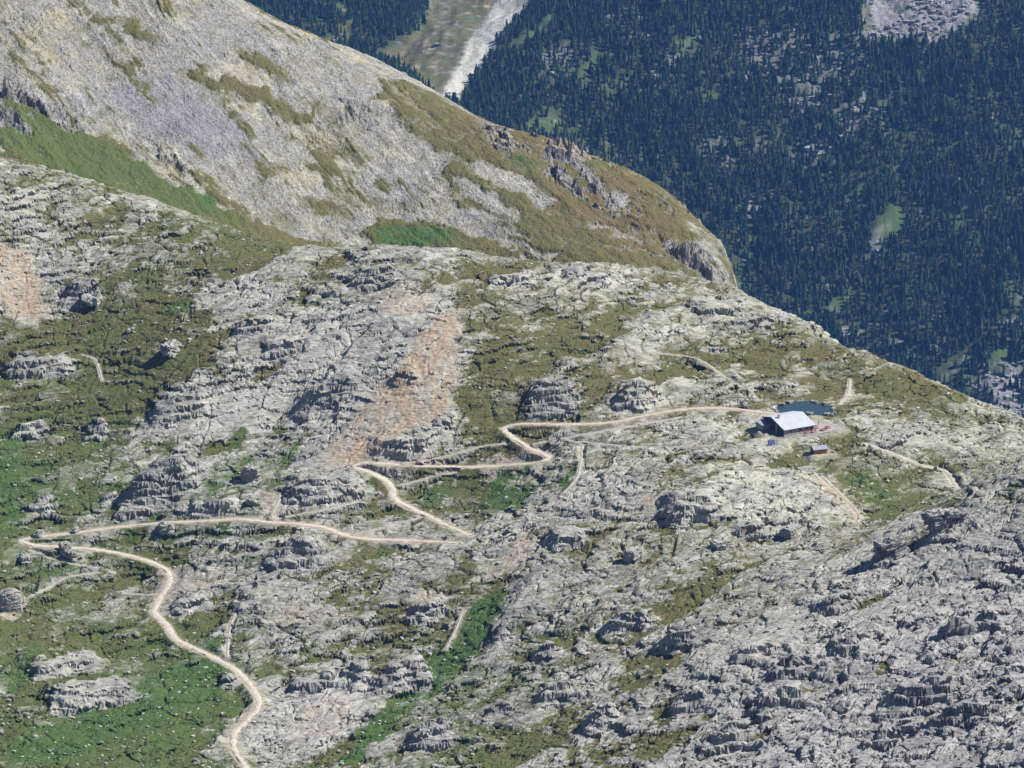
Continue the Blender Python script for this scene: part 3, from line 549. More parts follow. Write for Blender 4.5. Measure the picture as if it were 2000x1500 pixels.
def scree_detail(x, y):
    b = FS(x, y)
    wx = x + 4 * fbm(x / 25, y / 25, 31, 3); wy = y + 4 * fbm(x / 25, y / 25, 32, 3)
    # fall lines run from the ridge down to the lower right
    c, s_ = math.cos(R(-52)), math.sin(R(-52)); p = (wx * c + wy * s_); q = (-wx * s_ + wy * c)
    gul = fbm(q / 14 + .2 * fbm(p / 60, q / 20, 9, 2), p / 110, 41, 4, .6)
    jx = x + 3.2 * fbm(x / 9, y / 9, 15, 4, .65) + 2.0 * gul; jy = y + 4 * fbm(x / 9, y / 9, 16, 4, .65) + 2.0 * gul
    g = np.maximum(FSg(jx, jy), .8 * sstep(-40, 15, x) * sstep(-16, -4, y - np.interp(x, RX, RY)))
    g = .97 * g; v = FSv(jx, jy); ex = FSx(jx, jy); ro = np.maximum(np.maximum(FSr(jx, jy), .75 * np.maximum(FSb(jx, jy), sstep(-20, 20, x) * sstep(-16, -4, y - np.interp(x, RX, RY))) * sstep(.15, .8, fbm(p / 20, q / 9, 47, 4, .65))), .9 * sstep(NX - 6, NX + 10, x + 3 * gul) * sstep(-.7, .5, fbm(x / 9, y / 12, 45, 3)))
    gul2 = fbm(q / 3.6 + .5 * fbm(p / 30, q / 8, 44, 2), p / 75, 43, 3, .6)
    f1, e1, t1 = facets(wx / 3.2, wy / 3.2, 3, (0, 0), .6); f2, e2, t2 = facets(x / 1.5, y / 1.5, 4, (0, 0), .7); f3, e3, t3 = facets(x / .8, y / .8, 5, (0, 0), .8)
    f0, e0, t0 = facets(p / 16, q / 7, 6, (-.3, .5), .7); f9, e9, t9 = facets(p / 6, q / 2.6, 8, (-.3, .5), .8)
    blk = sstep(.1, .8, fbm(x / 18, y / 22, 52, 3))
    stones = f1 * .26 * (.1 + 1.5 * blk) + f2 * .33 * (.2 + 1.7 * blk) + f3 * .26
    rough = f0 * 3.4 + f9 * 1.6 + f1 * .8 + f2 * .4
    bare = stones + .9 * gul + .7 * f0 * blk + .32 * f9 + ro * rough * 1.2
    q_ = np.clip(np.maximum(g * .9, .22 + .48 * sstep(.0, 1.1, gul + .7 * gul2 + .4 * fbm(x / 20, y / 20, 67, 3))) * (1 - .95 * ex) * (1 - .85 * ro), .03, .96)
    lev = .55 * np.log(q_ / (1 - q_)) + .75 * fbm(x / 9, y / 9, 66, 5, .75)
    k = bare - lev - .9 * gul
    h = np.where(k > 0, bare, lev + .9 * gul + .10 * k + .07 * noise(x, y, 68))
    gr = sstep(.34, -.30, k + .28 * fbm(x / 1.6, y / 1.6, 69, 3, .7))
    gr = np.maximum(gr, .66 * sstep(-.65, .85, fbm(x / 9, y / 7, 76, 5, .75) + .7 * gul2 + 1.6 * (g - .25)) * (1 - ex) * (1 - .8 * ro) * (1 - .8 * FSp(x, y)))
    tone = .35 * t1 + .4 * t2 + .25 * t3
    tone = np.clip(.27 + 1.15 * (tone - .5) + .30 * gul + .34 * gul2 + .30 * fbm(x / 28, y / 28, 75, 4) - .25 * blk, 0, 1)
    b = b - 2.6 * np.clip(x - NX2 - 1.5 * gul - 2.5 * fbm(x / 7, y / 7, 46, 3), 0, 60)
    return b + h * 1.0, gr, v, tone, ro, ex, gul
S2 = np.linspace(-1.16, 0.62, 880); y2 = np.concatenate([np.arange(1592, 1812, .46), np.arange(1812, 1960, 4.0)])
X2 = S2[None] * (KT * 1.05 * y2)[:, None]; Y2 = np.repeat(y2[:, None], len(S2), 1); x = X2.ravel(); y = Y2.ravel()
parts = [scree_detail(x[i:i + CH], y[i:i + CH]) for i in range(0, len(x), CH)]
z, gr, v, tone, ro, ex, gul = [np.concatenate([p[k] for p in parts]) for k in range(7)]
me = np_mesh("scree_slope", np.c_[x, y, z], grid_faces(len(y2), len(S2)))
attr(me, "cover", np.c_[gr, v, np.clip(FSd(x, y), 0, 1), np.clip(.25 + FSb(x, y), 0, 1)])
attr(me, "tone", np.c_[tone, np.clip(.38 + .5 * fbm(x / 30, y / 30, 74, 4) + FSy(x, y) * (.8 + .3 * gul), 0, 1), np.clip(.25 + .35 * fbm(x / 35, y / 35, 73, 3) + FSp(x, y) + ro * .3, 0, 1)])
scree = link("scree_slope", me, M_scree); scree["kind"] = "structure"
Zs = z.reshape(X2.shape)

# ================================================================== FAR VALLEY AND MOUNTAINSIDE
FF = Field(-1500, 1500, 1700, 5600, 14)
ctl = [at_y(u, v, y) for u, v, y in [(2000,820,3840),(2000,600,3955),(2000,300,4150),(2000,0,4360),(2400,700,3900),(2400,300,4150),(2400,0,4380),(1700,650,3930),(1700,300,4150),(1700,0,4370),(1450,560,3975),(1400,300,4140),(1400,0,4370),(1200,300,4120),(1200,0,4370),
    (1000,200,4130),(1020,60,4290),(1900,760,3870),(870,190,4080),(930,100,4240),(1000,20,4440),(1030,-40,4580),(860,60,4400),(760,120,4280),(800,0,4560),(650,100,4250),(500,0,4400),(650,0,4460),(700,60,4350),(300,0,4300),(-100,0,4250),(-100,300,3950),(400,300,3950),(800,400,3860),(1000,500,3850),(1200,700,3800),(1400,-120,4480),(2000,-120,4470),(700,-120,4680)]]
ctl += [(a, 2900, -1000) for a in (-900, -300, 300, 900)] + [(a, 2000, -960) for a in (-900, 0, 900)] + [(a, 5300, 40) for a in (-900, 300, 900)]
tps(FF, ctl, 0.02)
xs = np.linspace(-1150, 1150, 700); ysf = np.concatenate([np.arange(1750, 3760, 60.0), np.arange(3760, 4700, 3.2), np.arange(4700, 5500, 40.0)])
X3, Y3 = np.meshgrid(xs, ysf); x = X3.ravel(); y = Y3.ravel()
F3 = Field(-700, 700, 3700, 4800, 4.0); FFo, FFg, FFr, FFd, FFv, FFw = [F3.like() for _ in range(6)]
def stampf(F_, polys, soft):
    for amt, pts in polys:
        wp = [ground(FF, u, v, y0=3500, y1=5200, step=6.0) for u, v in pts]; wp = [p[:2] for p in wp if p is not None]
        if len(wp) > 2: F_.A = np.maximum(F_.A, (amt * (1 - sstep(-soft, soft, poly_sd(F_, wp)))).astype(np.float32))
# open ground without trees
open_p = [(1,[(725,112),(812,66),(832,10),(845,-40),(1060,-40),(1020,30),(985,70),(960,110),(920,150),(905,195),(860,195)]),(.8,[(640,78),(690,28),(705,38),(650,92)]),(.9,[(1690,-20),(1920,-20),(1905,30),(1855,82),(1780,75),(1690,82)])]
meadow = [(.95,[(1000,95),(1080,28),(1100,40),(1015,112)]),(.9,[(1110,158),(1172,98),(1185,112),(1130,165)]),(.9,[(1178,172),(1235,148),(1200,185)]),(.7,[(1020,245),(1080,215),(1115,240),(1050,268)]),(.9,[(1710,480),(1708,440),(1740,406),(1772,422),(1760,452),(1735,486)]),(.7,[(1165,308),(1192,276),(1200,285)]),(.6,[(1230,20),(1260,0),(1250,30)]),
    (.6,[(1325,85),(1345,60),(1350,80),(1330,105)]),(.6,[(1370,80),(1385,50),(1385,75)]),(.5,[(1880,360),(1910,330),(1905,400),(1885,420)]),(.5,[(1660,335),(1690,320),(1680,360)]),(.5,[(1800,430),(1830,410),(1820,460)]),(.5,[(1560,170),(1590,160),(1580,180)]),(.7,[(1610,335),(1645,310),(1630,350)]),(.6,[(1450,425),(1480,400),(1475,430)]),(.4,[(1950,560),(2000,545),(2000,600)]),(.5,[(1640,600),(1650,580),(1655,620)])]
rocky = [(.9,[(1788,55),(1835,60),(1815,112),(1800,106)]),(.85,[(1688,160),(1702,165),(1682,240),(1622,302),(1602,306),(1662,230)]),(.6,[(1368,292),(1412,248),(1392,297)]),(.6,[(1458,100),(1502,98),(1490,122),(1452,152)]),(.8,[(1698,472),(1722,460),(1712,512),(1690,512)]),(.5,[(1540,372),(1552,352),(1500,392),(1480,402)]),(.8,[(1890,745),(1960,715),(2100,700),(2100,900),(1950,815)]),
    (.4,[(1400,40),(1690,60),(1700,160),(1560,220)]),(.5,[(1060,110),(1120,90),(1110,160),(1070,140)]),(.55,[(1270,150),(1330,110),(1300,190),(1260,190)]),(.5,[(1740,160),(1770,130),(1720,220)]),(.4,[(1560,260),(1640,230),(1590,330),(1540,330)])]
bright = [(1,[(1636,634),(1650,640),(1662,658),(1648,656)]),(.9,[(1664,650),(1676,650),(1672,656)]),(1,[(1744,662),(1756,664),(1758,670),(1746,668)]),(.8,[(1624,600),(1632,606),(1630,610)]),(.6,[(1640,606),(1654,610),(1652,622),(1640,616)])]
stampf(FFo, open_p + bright, 6); stampf(FFg, meadow, 9); stampf(FFr, rocky + open_p[2:], 9); stampf(FFw, bright, 3)
stampf(FFw, [(1,[(854,188),(888,193),(931,132),(973,72),(1032,12),(1050,-30),(980,-30),(926,58),(902,116),(876,158)])], 3)
stampf(FFd, [(.9,[(830,62),(900,28),(960,-10),(965,-4),(905,36),(835,72)]),(.6,[(740,108),(830,62),(880,100),(860,150),(790,140)]),(.7,[(1602,306),(1640,262),(1652,270),(1620,304)]),(.6,[(1815,60),(1828,62),(1812,108)]),(.5,[(1458,100),(1502,98),(1490,110)])], 5)
dg = F3.X * .80 + F3.Y * .60; ds = -F3.X * .60 + F3.Y * .80
gl_ = fbm(ds / 17 + .5 * noise(dg / 60, ds / 40, 711), dg / 110, 712, 3, .6); gl2 = fbm(ds / 11 + .5 * noise(dg / 60, ds / 40, 713), dg / 130, 714, 3, .6); patch_ = sstep(-.5, .6, fbm(F3.X / 90, F3.Y / 90, 715, 2))
FFg.A = np.maximum(FFg.A, (.95 * sstep(.25, .65, gl_) * patch_).astype(np.float32)); FFr.A = np.maximum(FFr.A, (.75 * sstep(.45, .8, gl2) * (.3 + .7 * patch_)).astype(np.float32))
def far_h(x, y):
    spur = fbm(x / 70 + .3 * fbm(x / 200, y / 200, 3, 2), y / 420, 501, 4, .55)
    ff, _, tt = facets(x / 9, y / 9, 61, (0, .2), .6)
    return FF(x, y) + np.where(y > 3700, 8 * spur + 1.2 * fbm(x / 25, y / 35, 502, 3), 0) * sstep(3650, 3850, y) + ff * 2.2 * (FFr(x, y) + .12 + .3 * FFo(x, y)), tt, spur
z, tt, spur = far_h(x, y)
jx = x + 9 * fbm(x / 30, y / 30, 21, 3); jy = y + 12 * fbm(x / 30, y / 30, 22, 3)
ro = FFr(jx, jy); wv = FFw(x + 3 * noise(x / 8, y / 8, 4), y); md = FFg(jx, jy)
grs = np.clip(1 - 1.3 * ro * sstep(-.9, .3, noise(x / 12, y / 12, 7)) - wv * 1.4, 0, 1) * sstep(-1.3, -.4, fbm(x / 14, y / 20, 8, 3) - .35 * FFo(x, y) * (x < 0))
me = np_mesh("mountainside", np.c_[x, y, z], grid_faces(len(ysf), len(xs)))
attr(me, "cover", np.c_[grs, np.clip(.12 + md * .8 + .10 * FFo(jx, jy), 0, 1), np.clip(FFd(jx, jy), 0, 1), np.clip(.4 + .5 * FFo(jx, jy), 0, 1)])
attr(me, "tone", np.c_[np.clip(tt * .7 - .15 + wv, 0, 1), wv * .3, np.clip(.8 - wv, 0, 1)])
far = link("mountainside", me, M_far); far["kind"] = "structure"
ZF = z.reshape(X3.shape)
def far_z(px, py):
    i = np.clip(((px + 1150) / 2300 * 699).astype(int), 0, 698); fx = (px + 1150) / 2300 * 699 - i
    j = np.clip(np.searchsorted(ysf, py) - 1, 0, len(ysf) - 2); fy = (py - ysf[j]) / (ysf[j + 1] - ysf[j])
    return (ZF[j, i] * (1 - fx) + ZF[j, i + 1] * fx) * (1 - fy) + (ZF[j + 1, i] * (1 - fx) + ZF[j + 1, i + 1] * fx) * fy

# ------------------------------------------------------------------ conifers
M_leaf, n, b = mat_new("conifer_needles")
oi = n.nodes.new("ShaderNodeAttribute"); oi.attribute_name = "tint"; P = coords(n)
sx = n.nodes.new("ShaderNodeSeparateColor"); n.links.new(oi.outputs["Color"], sx.inputs[0])
leaf = mix(n, sx.outputs[0], (.005, .015, .010), (.046, .074, .026)); leaf = mix(n, ramp(n, nz(n, .9, 2, P), .3, .7), leaf, mix(n, .5, leaf, (.016, .036, .015)))
n.links.new(leaf, b.inputs["Base Color"]); b.inputs["Specular IOR Level"].default_value = .05
M_bark = plain("bark", (.07, .055, .045), (.13, .10, .08), 3)
def crown_geo(rs, tiers=5, seg=9, jag=.55):
    V, F_ = [], []
    hs = np.linspace(.10, .80, tiers)
    for k, hb in enumerate(hs):
        r = (1 - hb) ** .85 * (.95 + .2 * rs.random()); top = min(1.0, hb + .34); o = len(V)
        V.append((rs.normal(0, .03), rs.normal(0, .03), top)); ph = rs.random() * 6.3
        for j in range(seg):
            a = ph + 2 * math.pi * j / seg; rr = r * (1 if j % 2 else jag) * (.75 + .5 * rs.random())
            V.append((rr * math.cos(a), rr * math.sin(a), hb - .05 * rs.random() + (0 if j % 2 else .05)))
        for j in range(seg): F_.append((o, o + 1 + j, o + 1 + (j + 1) % seg))
    return np.array(V), np.array(F_)
sp = 4.3
gx, gy = np.meshgrid(np.arange(-640, 640, sp), np.arange(3760, 4640, sp * 1.15))
tx = (gx + rng.uniform(-.48, .48, gx.shape) * sp).ravel(); ty = (gy + rng.uniform(-.48, .48, gx.shape) * sp * 1.15).ravel()
tz = far_z(tx, ty); tu, tv = project(tx, ty, tz)
jx = tx + 7 * fbm(tx / 25, ty / 25, 25, 3); jy = ty + 10 * fbm(tx / 25, ty / 25, 26, 3)
dens = .93 - 1.1 * FFg(jx, jy) - .80 * FFr(jx, jy) - (.97 - .10 * sstep(1100, 1200, tu)) * FFo(jx, jy) - 1.2 * FFw(tx, ty)
dens = dens * sstep(-1.35, -.55, fbm(tx / 28, ty / 40, 27, 4) - .35 * sstep(1600, 1100, tu)) * np.where(tu < 720, sstep(-.9, .1, fbm(tx / 50, ty / 60, 28, 3)) * .9, 1)
keep = (rng.random(len(tx)) < dens) & (tu > -20) & (tu < 2260) & (tv > -60) & (tv < 930) & (tu > 300)
tx, ty, tz, tu, tv = tx[keep], ty[keep], tz[keep], tu[keep], tv[keep]
th = np.clip(rng.normal(12.0, 3.2, len(tx)), 4.5, 19) * (.9 + .25 * fbm(tx / 60, ty / 60, 29, 2)); tr = th * rng.uniform(.17, .29, len(tx)); tt_ = np.clip(rng.normal(.4, .28, len(tx)) + .3 * noise(tx / 40, ty / 40, 30), 0, 1)
SIL = np.array([(-50,-250),(470,0),(560,50),(700,100),(850,180),(930,230),(1070,272),(1240,338),(1330,402),(1400,470),(1440,560),(1560,625),(1700,693),(1850,755),(2000,818),(2200,900)], float)
vis = (tv < np.interp(tu, SIL[:, 0], SIL[:, 1]) - 8) & (tu > 0) & (tu < 1995) & (tv > 14)
size = th / ty * np.where(vis, 1, 0)
order = np.argsort(-size); solo = order[:300]; rest = np.ones(len(tx), bool); rest[solo] = False; rest = np.where(rest)[0]
print("trees", len(tx))
def round_crown(rs):
    V, F_ = crown_geo(rs, 4, 8); V = V.copy(); r = np.hypot(V[:, 0], V[:, 1]) + 1e-6; f = 1.15 * np.sqrt(np.clip(1 - (V[:, 2] - .42) ** 2 / .36, .05, 1)) * rs.uniform(.6, 1.1, len(V)); top = r < .15
    V[~top, 0] *= (f / r * .85)[~top]; V[~top, 1] *= (f / r * .85)[~top]; V[:, 2] *= .82
    return V, F_
protos = [crown_geo(np.random.default_rng(k), 4, 8) for k in range(5)] + [round_crown(np.random.default_rng(20 + k)) for k in range(2)]
Vs, Fs, Ts, o = [], [], [], 0
pick = rng.integers(0, 7, len(rest)); rot = rng.uniform(0, 6.28, len(rest))
for k in range(7):
    ii = rest[pick == k]; V, Fq = protos[k]; rr = rot[pick == k]; c, s_ = np.cos(rr)[:, None], np.sin(rr)[:, None]
    vx = (V[None, :, 0] * c - V[None, :, 1] * s_) * tr[ii][:, None] + tx[ii][:, None]; vy = (V[None, :, 0] * s_ + V[None, :, 1] * c) * tr[ii][:, None] + ty[ii][:, None]
    vz = V[None, :, 2] * th[ii][:, None] + tz[ii][:, None] - .3
    Vs.append(np.stack([vx, vy, vz], -1).reshape(-1, 3)); Fs.append((Fq[None] + (np.arange(len(ii)) * len(V))[:, None, None] + o).reshape(-1, 3)); o += len(ii) * len(V)
    Ts.append(np.repeat(np.c_[tt_[ii], tt_[ii], tt_[ii]], len(V), 0))
me = np_mesh("forest", np.concatenate(Vs), np.concatenate(Fs)); attr(me, "tint", np.concatenate(Ts))
forest = link("forest", me, M_leaf); forest["kind"] = "stuff"
# the largest trees one by one
kinds = []
for k in range(5):
    V, Fq = crown_geo(np.random.default_rng(40 + k), 7, 11); mc = np_mesh("crown", V, Fq); t = np.full(len(V), .15 + .16 * k); attr(mc, "tint", np.c_[t, t, t]); mc.materials.append(M_leaf)
    a = np.arange(6) * math.pi / 3; ring = np.c_[np.cos(a), np.sin(a)]
    TV = np.vstack([np.c_[ring * .09, np.full(6, -.03)], np.c_[ring * .05, np.full(6, .5)], np.c_[ring * .012, np.full(6, .9)]])
    TF = [(i, (i + 1) % 6, 6 + (i + 1) % 6, 6 + i) for i in range(6)] + [(6 + i, 6 + (i + 1) % 6, 12 + (i + 1) % 6, 12 + i) for i in range(6)]
    mt = np_mesh("trunk", TV, TF); mt.materials.append(M_bark); kinds.append((mc, mt))
for q, i in enumerate(solo):
    right = tu[i] > 1000
    if tu[i] > 1780: lab = "dark conifer low on the forested valley side at the right edge"; grp = "conifers low on the valley side at the right"
    elif tu[i] > 1440: lab = "dark conifer just above the skyline of the slope behind the hut"; grp = "conifers above the slope behind the hut"
    elif tu[i] > 900: lab = "dark conifer just beyond the grassy ridge"; grp = "conifers beyond the grassy ridge"
    else: lab = "dark conifer on the far slope left of the pale stony stream bed"; grp = "conifers left of the stream bed"
    t = thing("conifer_tree", lab, "tree", (tx[i], ty[i], tz[i] - .3), rng.uniform(0, 6.28), grp); t.scale = (tr[i] * 1.05, tr[i] * 1.05, th[i])
    mc, mt = kinds[q % 5]; link("crown", mc, None, t); link("trunk", mt, None, t)

# ================================================================== ROCKS
def facets3(P, seed, tilt=.8, bias=(0, 0, 0)):
    I = np.floor(P); n_ = len(P); best = np.full(n_, 9.0); hid = np.zeros(n_, np.int64); off = np.zeros((n_, 3))
    for dx in (-1, 0, 1):
        for dy in (-1, 0, 1):
            for dz in (-1, 0, 1):
                hh = h32(I[:, 0] + dx + (I[:, 2] + dz) * 57, I[:, 1] + dy - (I[:, 2] + dz) * 131, seed)
                c = np.c_[I[:, 0] + dx + f01(hh, 1), I[:, 1] + dy + f01(hh, 2), I[:, 2] + dz + f01(hh, 3)]
                d = P - c; dd = (d * d).sum(1); m = dd < best
                best = np.where(m, dd, best); hid = np.where(m, hh, hid); off[m] = d[m]
    g = np.c_[f01(hid, 4), f01(hid, 5), f01(hid, 6)] * 2 * tilt - tilt + np.array(bias)
    return f01(hid, 7) - .5 + (g * off).sum(1), f01(hid, 8)
def cube_sphere(n_):
    V, F_ = [], []; a = np.linspace(-1, 1, n_ + 1); A, B = np.meshgrid(a, a)
    for ax in range(3):
        for sg in (-1, 1):
            P = np.zeros((n_ + 1, n_ + 1, 3)); P[..., ax] = sg; P[..., (ax + 1) % 3] = A * sg; P[..., (ax + 2) % 3] = B
            o_ = len(V) * (n_ + 1) ** 2; V.append(P.reshape(-1, 3)); f = grid_faces(n_ + 1, n_ + 1) + o_
            F_.append(f)
    V = np.concatenate(V); F_ = np.concatenate(F_)
    key = np.round(V * 1e4).astype(np.int64); _, idx, inv = np.unique(key, axis=0, return_index=True, return_inverse=True)
    return V[idx], inv.ravel()[F_]
CS = {n_: cube_sphere(n_) for n_ in (6, 14, 44)}
def rock(name, label, cat, x, y, z, size, rz, seed, box=.65, lean=(0, 0), res=44, violet=.6, lichen=.1, dirt=0., rough=1.0, sink=.35, group=None):
    V, F_ = CS[res]; L = np.linalg.norm(V, axis=1)[:, None]; P = V / L * (1 - box) + V * box; P = P / np.abs(P).max()
    W = P * np.array(size) / 2; W[:, 0] += lean[0] * W[:, 2]; W[:, 1] += lean[1] * W[:, 2]
    N = P / np.linalg.norm(P, axis=1)[:, None]; s0 = min(size[0], size[1], size[2] * 1.5)
    Q = W.copy(); cz, sz_ = math.cos(.3), math.sin(.3); Q[:, 2] = cz * W[:, 2] - sz_ * W[:, 0]; Q = Q * np.array([.45, .8, 1.25]) + seed * 3.7
    tone = 0
    for k, (fr, am) in enumerate(((.55, .22), (.26, .12), (.12, .07), (.055, .035))):
        if s0 * fr < .25 and k > 1: break
        f, t = facets3(Q / (s0 * fr), seed * 5 + k, .8); W = W + N * (f * am * s0 * rough)[:, None]; tone = tone + t * (.5, .25, .25, .1)[k]
    c, s_ = math.cos(rz), math.sin(rz); X = W[:, 0] * c - W[:, 1] * s_; Y = W[:, 0] * s_ + W[:, 1] * c
    me = np_mesh(name, np.c_[X, Y, W[:, 2] + size[2] * (.5 - sink)], F_)
    nn = len(W); attr(me, "cover", np.c_[np.zeros(nn), np.zeros(nn), np.full(nn, dirt), np.zeros(nn)]); attr(me, "tone", np.c_[np.clip(tone + .05, 0, 1), np.full(nn, lichen), np.full(nn, violet)])
    o_ = link(name, me, M_rock); o_.location = (x, y, z); return tag(o_, label, cat, group)
# (sight line to the foot, width and height in photo pixels, depth factor, turn, label ...)
CRAGS = [
 (1742,1095,60,52,.8,20,"sharp dark tooth on the edge of the right hand ridge, lower",dict(violet=.5,lean=(-.3,0))),
 (1850,1040,80,46,.7,25,"sharp dark tooth on the edge of the right hand ridge, upper",dict(violet=.5,lean=(-.3,-.2))),
 (20,1195,50,78,.8,10,"smooth pale green boulder at the left edge",dict(violet=.1,lichen=.7,rough=.4,box=.3))]
def size_m(px, y): return px * KP * y / cP
for k, (u, v_, wpx, hpx, df, turn, lab, kw) in enumerate(CRAGS):
    cx, cy, cz_ = gp(FH, u, v_); Wm = size_m(wpx, cy); Hm = size_m(hpx, cy) * .75
    cy2 = cy + Wm * df * .35
    rock("rock_outcrop", lab, "rock", cx, cy2, hz(cx, cy2) - .2 * Hm, (Wm, Wm * df, Hm * 1.25), R(turn), 100 + k, sink=.30, **kw)
BOULD = [(128,1078,24,20,"pale boulder inside the left hairpin"),(148,1040,14,14,"small white block beside the road at the left hairpin"),(76,1046,22,16,"whitish boulder above the left hairpin"),(50,1100,26,16,"grey boulder below the left hairpin"),(140,1090,28,16,"flat pale slab below the road's first left straight"),
 (490,940,34,36,"upright grey boulder in the grass right of the largest crag"),(495,985,26,16,"rounded grey boulder in the grass above the middle road"),(335,690,42,26,"grey boulder cluster in the left meadow"),(255,640,18,8,"white stone in the left meadow"),(1455,795,14,14,"reddish boulder beside the road near the pond"),
 (1540,1045,30,18,"white block at the foot of the pale slabs"),(325,1040,30,22,"light block in the grass below the left road"),(1410,1070,40,18,"white weathered rock in the middle of the slope"),(1238,1092,36,24,"bluish white rock on the central slope"),(180,590,40,18,"white tilted slab under the bulging crag")]
for k, (u, v_, wpx, hpx, lab) in enumerate(BOULD):
    cx, cy, _ = gp(FH, u, v_); Wm = size_m(wpx, cy); Hm = size_m(hpx, cy)
    rock("boulder", lab, "boulder", cx, cy, hz(cx, cy) - .05 * Hm, (Wm, Wm * .8, Hm), R(20 + 30 * k), 300 + k, box=.5, res=14, violet=.05, lichen=.35, sink=.2)
# loose stones over turf and rubble, beyond counting
def scatter(name, F_, zf, N_, x0, x1, ya, yb, dfun, smin, smax, seed):
    r = np.random.default_rng(seed); y_ = r.uniform(ya, yb, N_); x_ = r.uniform(x0, x1, N_) * KT * y_; k_ = r.random(N_) < dfun(x_, y_); x_, y_ = x_[k_], y_[k_]
    m_ = len(x_); s_ = smin + (smax - smin) * r.random(m_) ** 4; V, Fq = CS[6] if False else cube_sphere(2)
    V = V / np.linalg.norm(V, axis=1)[:, None] ** .6; a = r.uniform(0, 6.28, m_)
    VV = V[None] * (s_[:, None, None] * np.stack([r.uniform(.7, 1.5, m_), r.uniform(.6, 1.1, m_), r.uniform(.4, .8, m_)], -1)[:, None]) * (1 + .35 * (r.random((m_, len(V), 1)) - .5))
    c, s2 = np.cos(a)[:, None], np.sin(a)[:, None]; X_ = VV[..., 0] * c - VV[..., 1] * s2; Y_ = VV[..., 0] * s2 + VV[..., 1] * c
    Z_ = VV[..., 2] + (zf(x_, y_) + .15 * s_)[:, None]
    me = np_mesh(name, np.stack([X_ + x_[:, None], Y_ + y_[:, None], Z_], -1).reshape(-1, 3), (Fq[None] + (np.arange(m_) * len(V))[:, None, None]).reshape(-1, Fq.shape[1]))
    nn = m_ * len(V); t = np.repeat(r.uniform(.3, 1, m_), len(V)); attr(me, "cover", np.zeros((nn, 4))); attr(me, "tone", np.c_[t, np.full(nn, .35), np.zeros(nn)])
    o_ = link(name, me, M_rock); o_["kind"] = "stuff"; return o_
def talus(name, N_, seed, smin, smax):
    r = np.random.default_rng(seed); x_ = r.uniform(-450, 600, N_); y_ = r.uniform(3780, 4560, N_); w_ = np.maximum(FFr(x_, y_) * 1.0, .0) - .1 - 2 * FFg(x_, y_)
    k_ = r.random(N_) < w_; x_, y_ = x_[k_], y_[k_]; m_ = len(x_); V, Fq = cube_sphere(2); V = V / np.linalg.norm(V, axis=1)[:, None] ** .5
    s_ = smin + (smax - smin) * r.random(m_) ** 3; VV = V[None] * (s_[:, None, None] * np.stack([r.uniform(.7, 1.4, m_), r.uniform(.7, 1.2, m_), r.uniform(.5, 1.0, m_)], -1)[:, None]) * (1 + .5 * (r.random((m_, len(V), 1)) - .5))
    P_ = VV + np.stack([x_, y_, far_z(x_, y_) + .2 * s_], -1)[:, None]; nn = m_ * len(V)
    me = np_mesh(name, P_.reshape(-1, 3), (Fq[None] + (np.arange(m_) * len(V))[:, None, None]).reshape(-1, Fq.shape[1])); t = np.repeat(r.uniform(.0, .9, m_), len(V))
    attr(me, "cover", np.zeros((nn, 4))); attr(me, "tone", np.c_[t, np.full(nn, .1), np.full(nn, .7)]); o_ = link(name, me, M_far); o_["kind"] = "stuff"
talus("talus_blocks", 60000, 9, .5, 3.2)
def no_road(x_, y_):
    ok = np.ones(len(x_), bool)
    for L in road_lines: ok &= line_dist(x_, y_, L[::3])[0] > 2.2
    return ok
r_ = np.random.default_rng(3)
for k in range(16):
    t_ = (k + r_.uniform(0, .7)) / 16 * len(POND); i_ = int(t_) % len(POND); f_ = t_ - int(t_); A_, B_ = np.array(POND[i_]), np.array(POND[(i_ + 1) % len(POND)]); C_ = np.mean(np.array(POND), 0); P_ = A_ + (B_ - A_) * f_; P_ = C_ + (P_ - C_) * r_.uniform(.97, 1.06); w_ = r_.uniform(.8, 2.6)
    rock("shore_rock", "pale weathered rock on the shore of the pond", "rock", P_[0], P_[1], max(PZ, hz(P_[0], P_[1])) - .1, (w_, w_ * r_.uniform(.6, 1), w_ * r_.uniform(.4, .75)), r_.uniform(0, 6), 500 + k, box=.6, res=14, violet=.1, lichen=.4, sink=.25, group="rocks round the pond's shore")
scatter("scattered_stones", FH, hill_z, 34000, -1.1, 1.1, 1030, 1600, lambda a, b: no_road(a, b) * (FHut(a, b) > 1) * (FPd(a, b) > 1) * np.clip(.15 + FG(a, b) * .6 + sstep(-.2, 1, fbm(a / 15, b / 15, 88, 3)) * .4, 0, 1), .12, .75, 5)

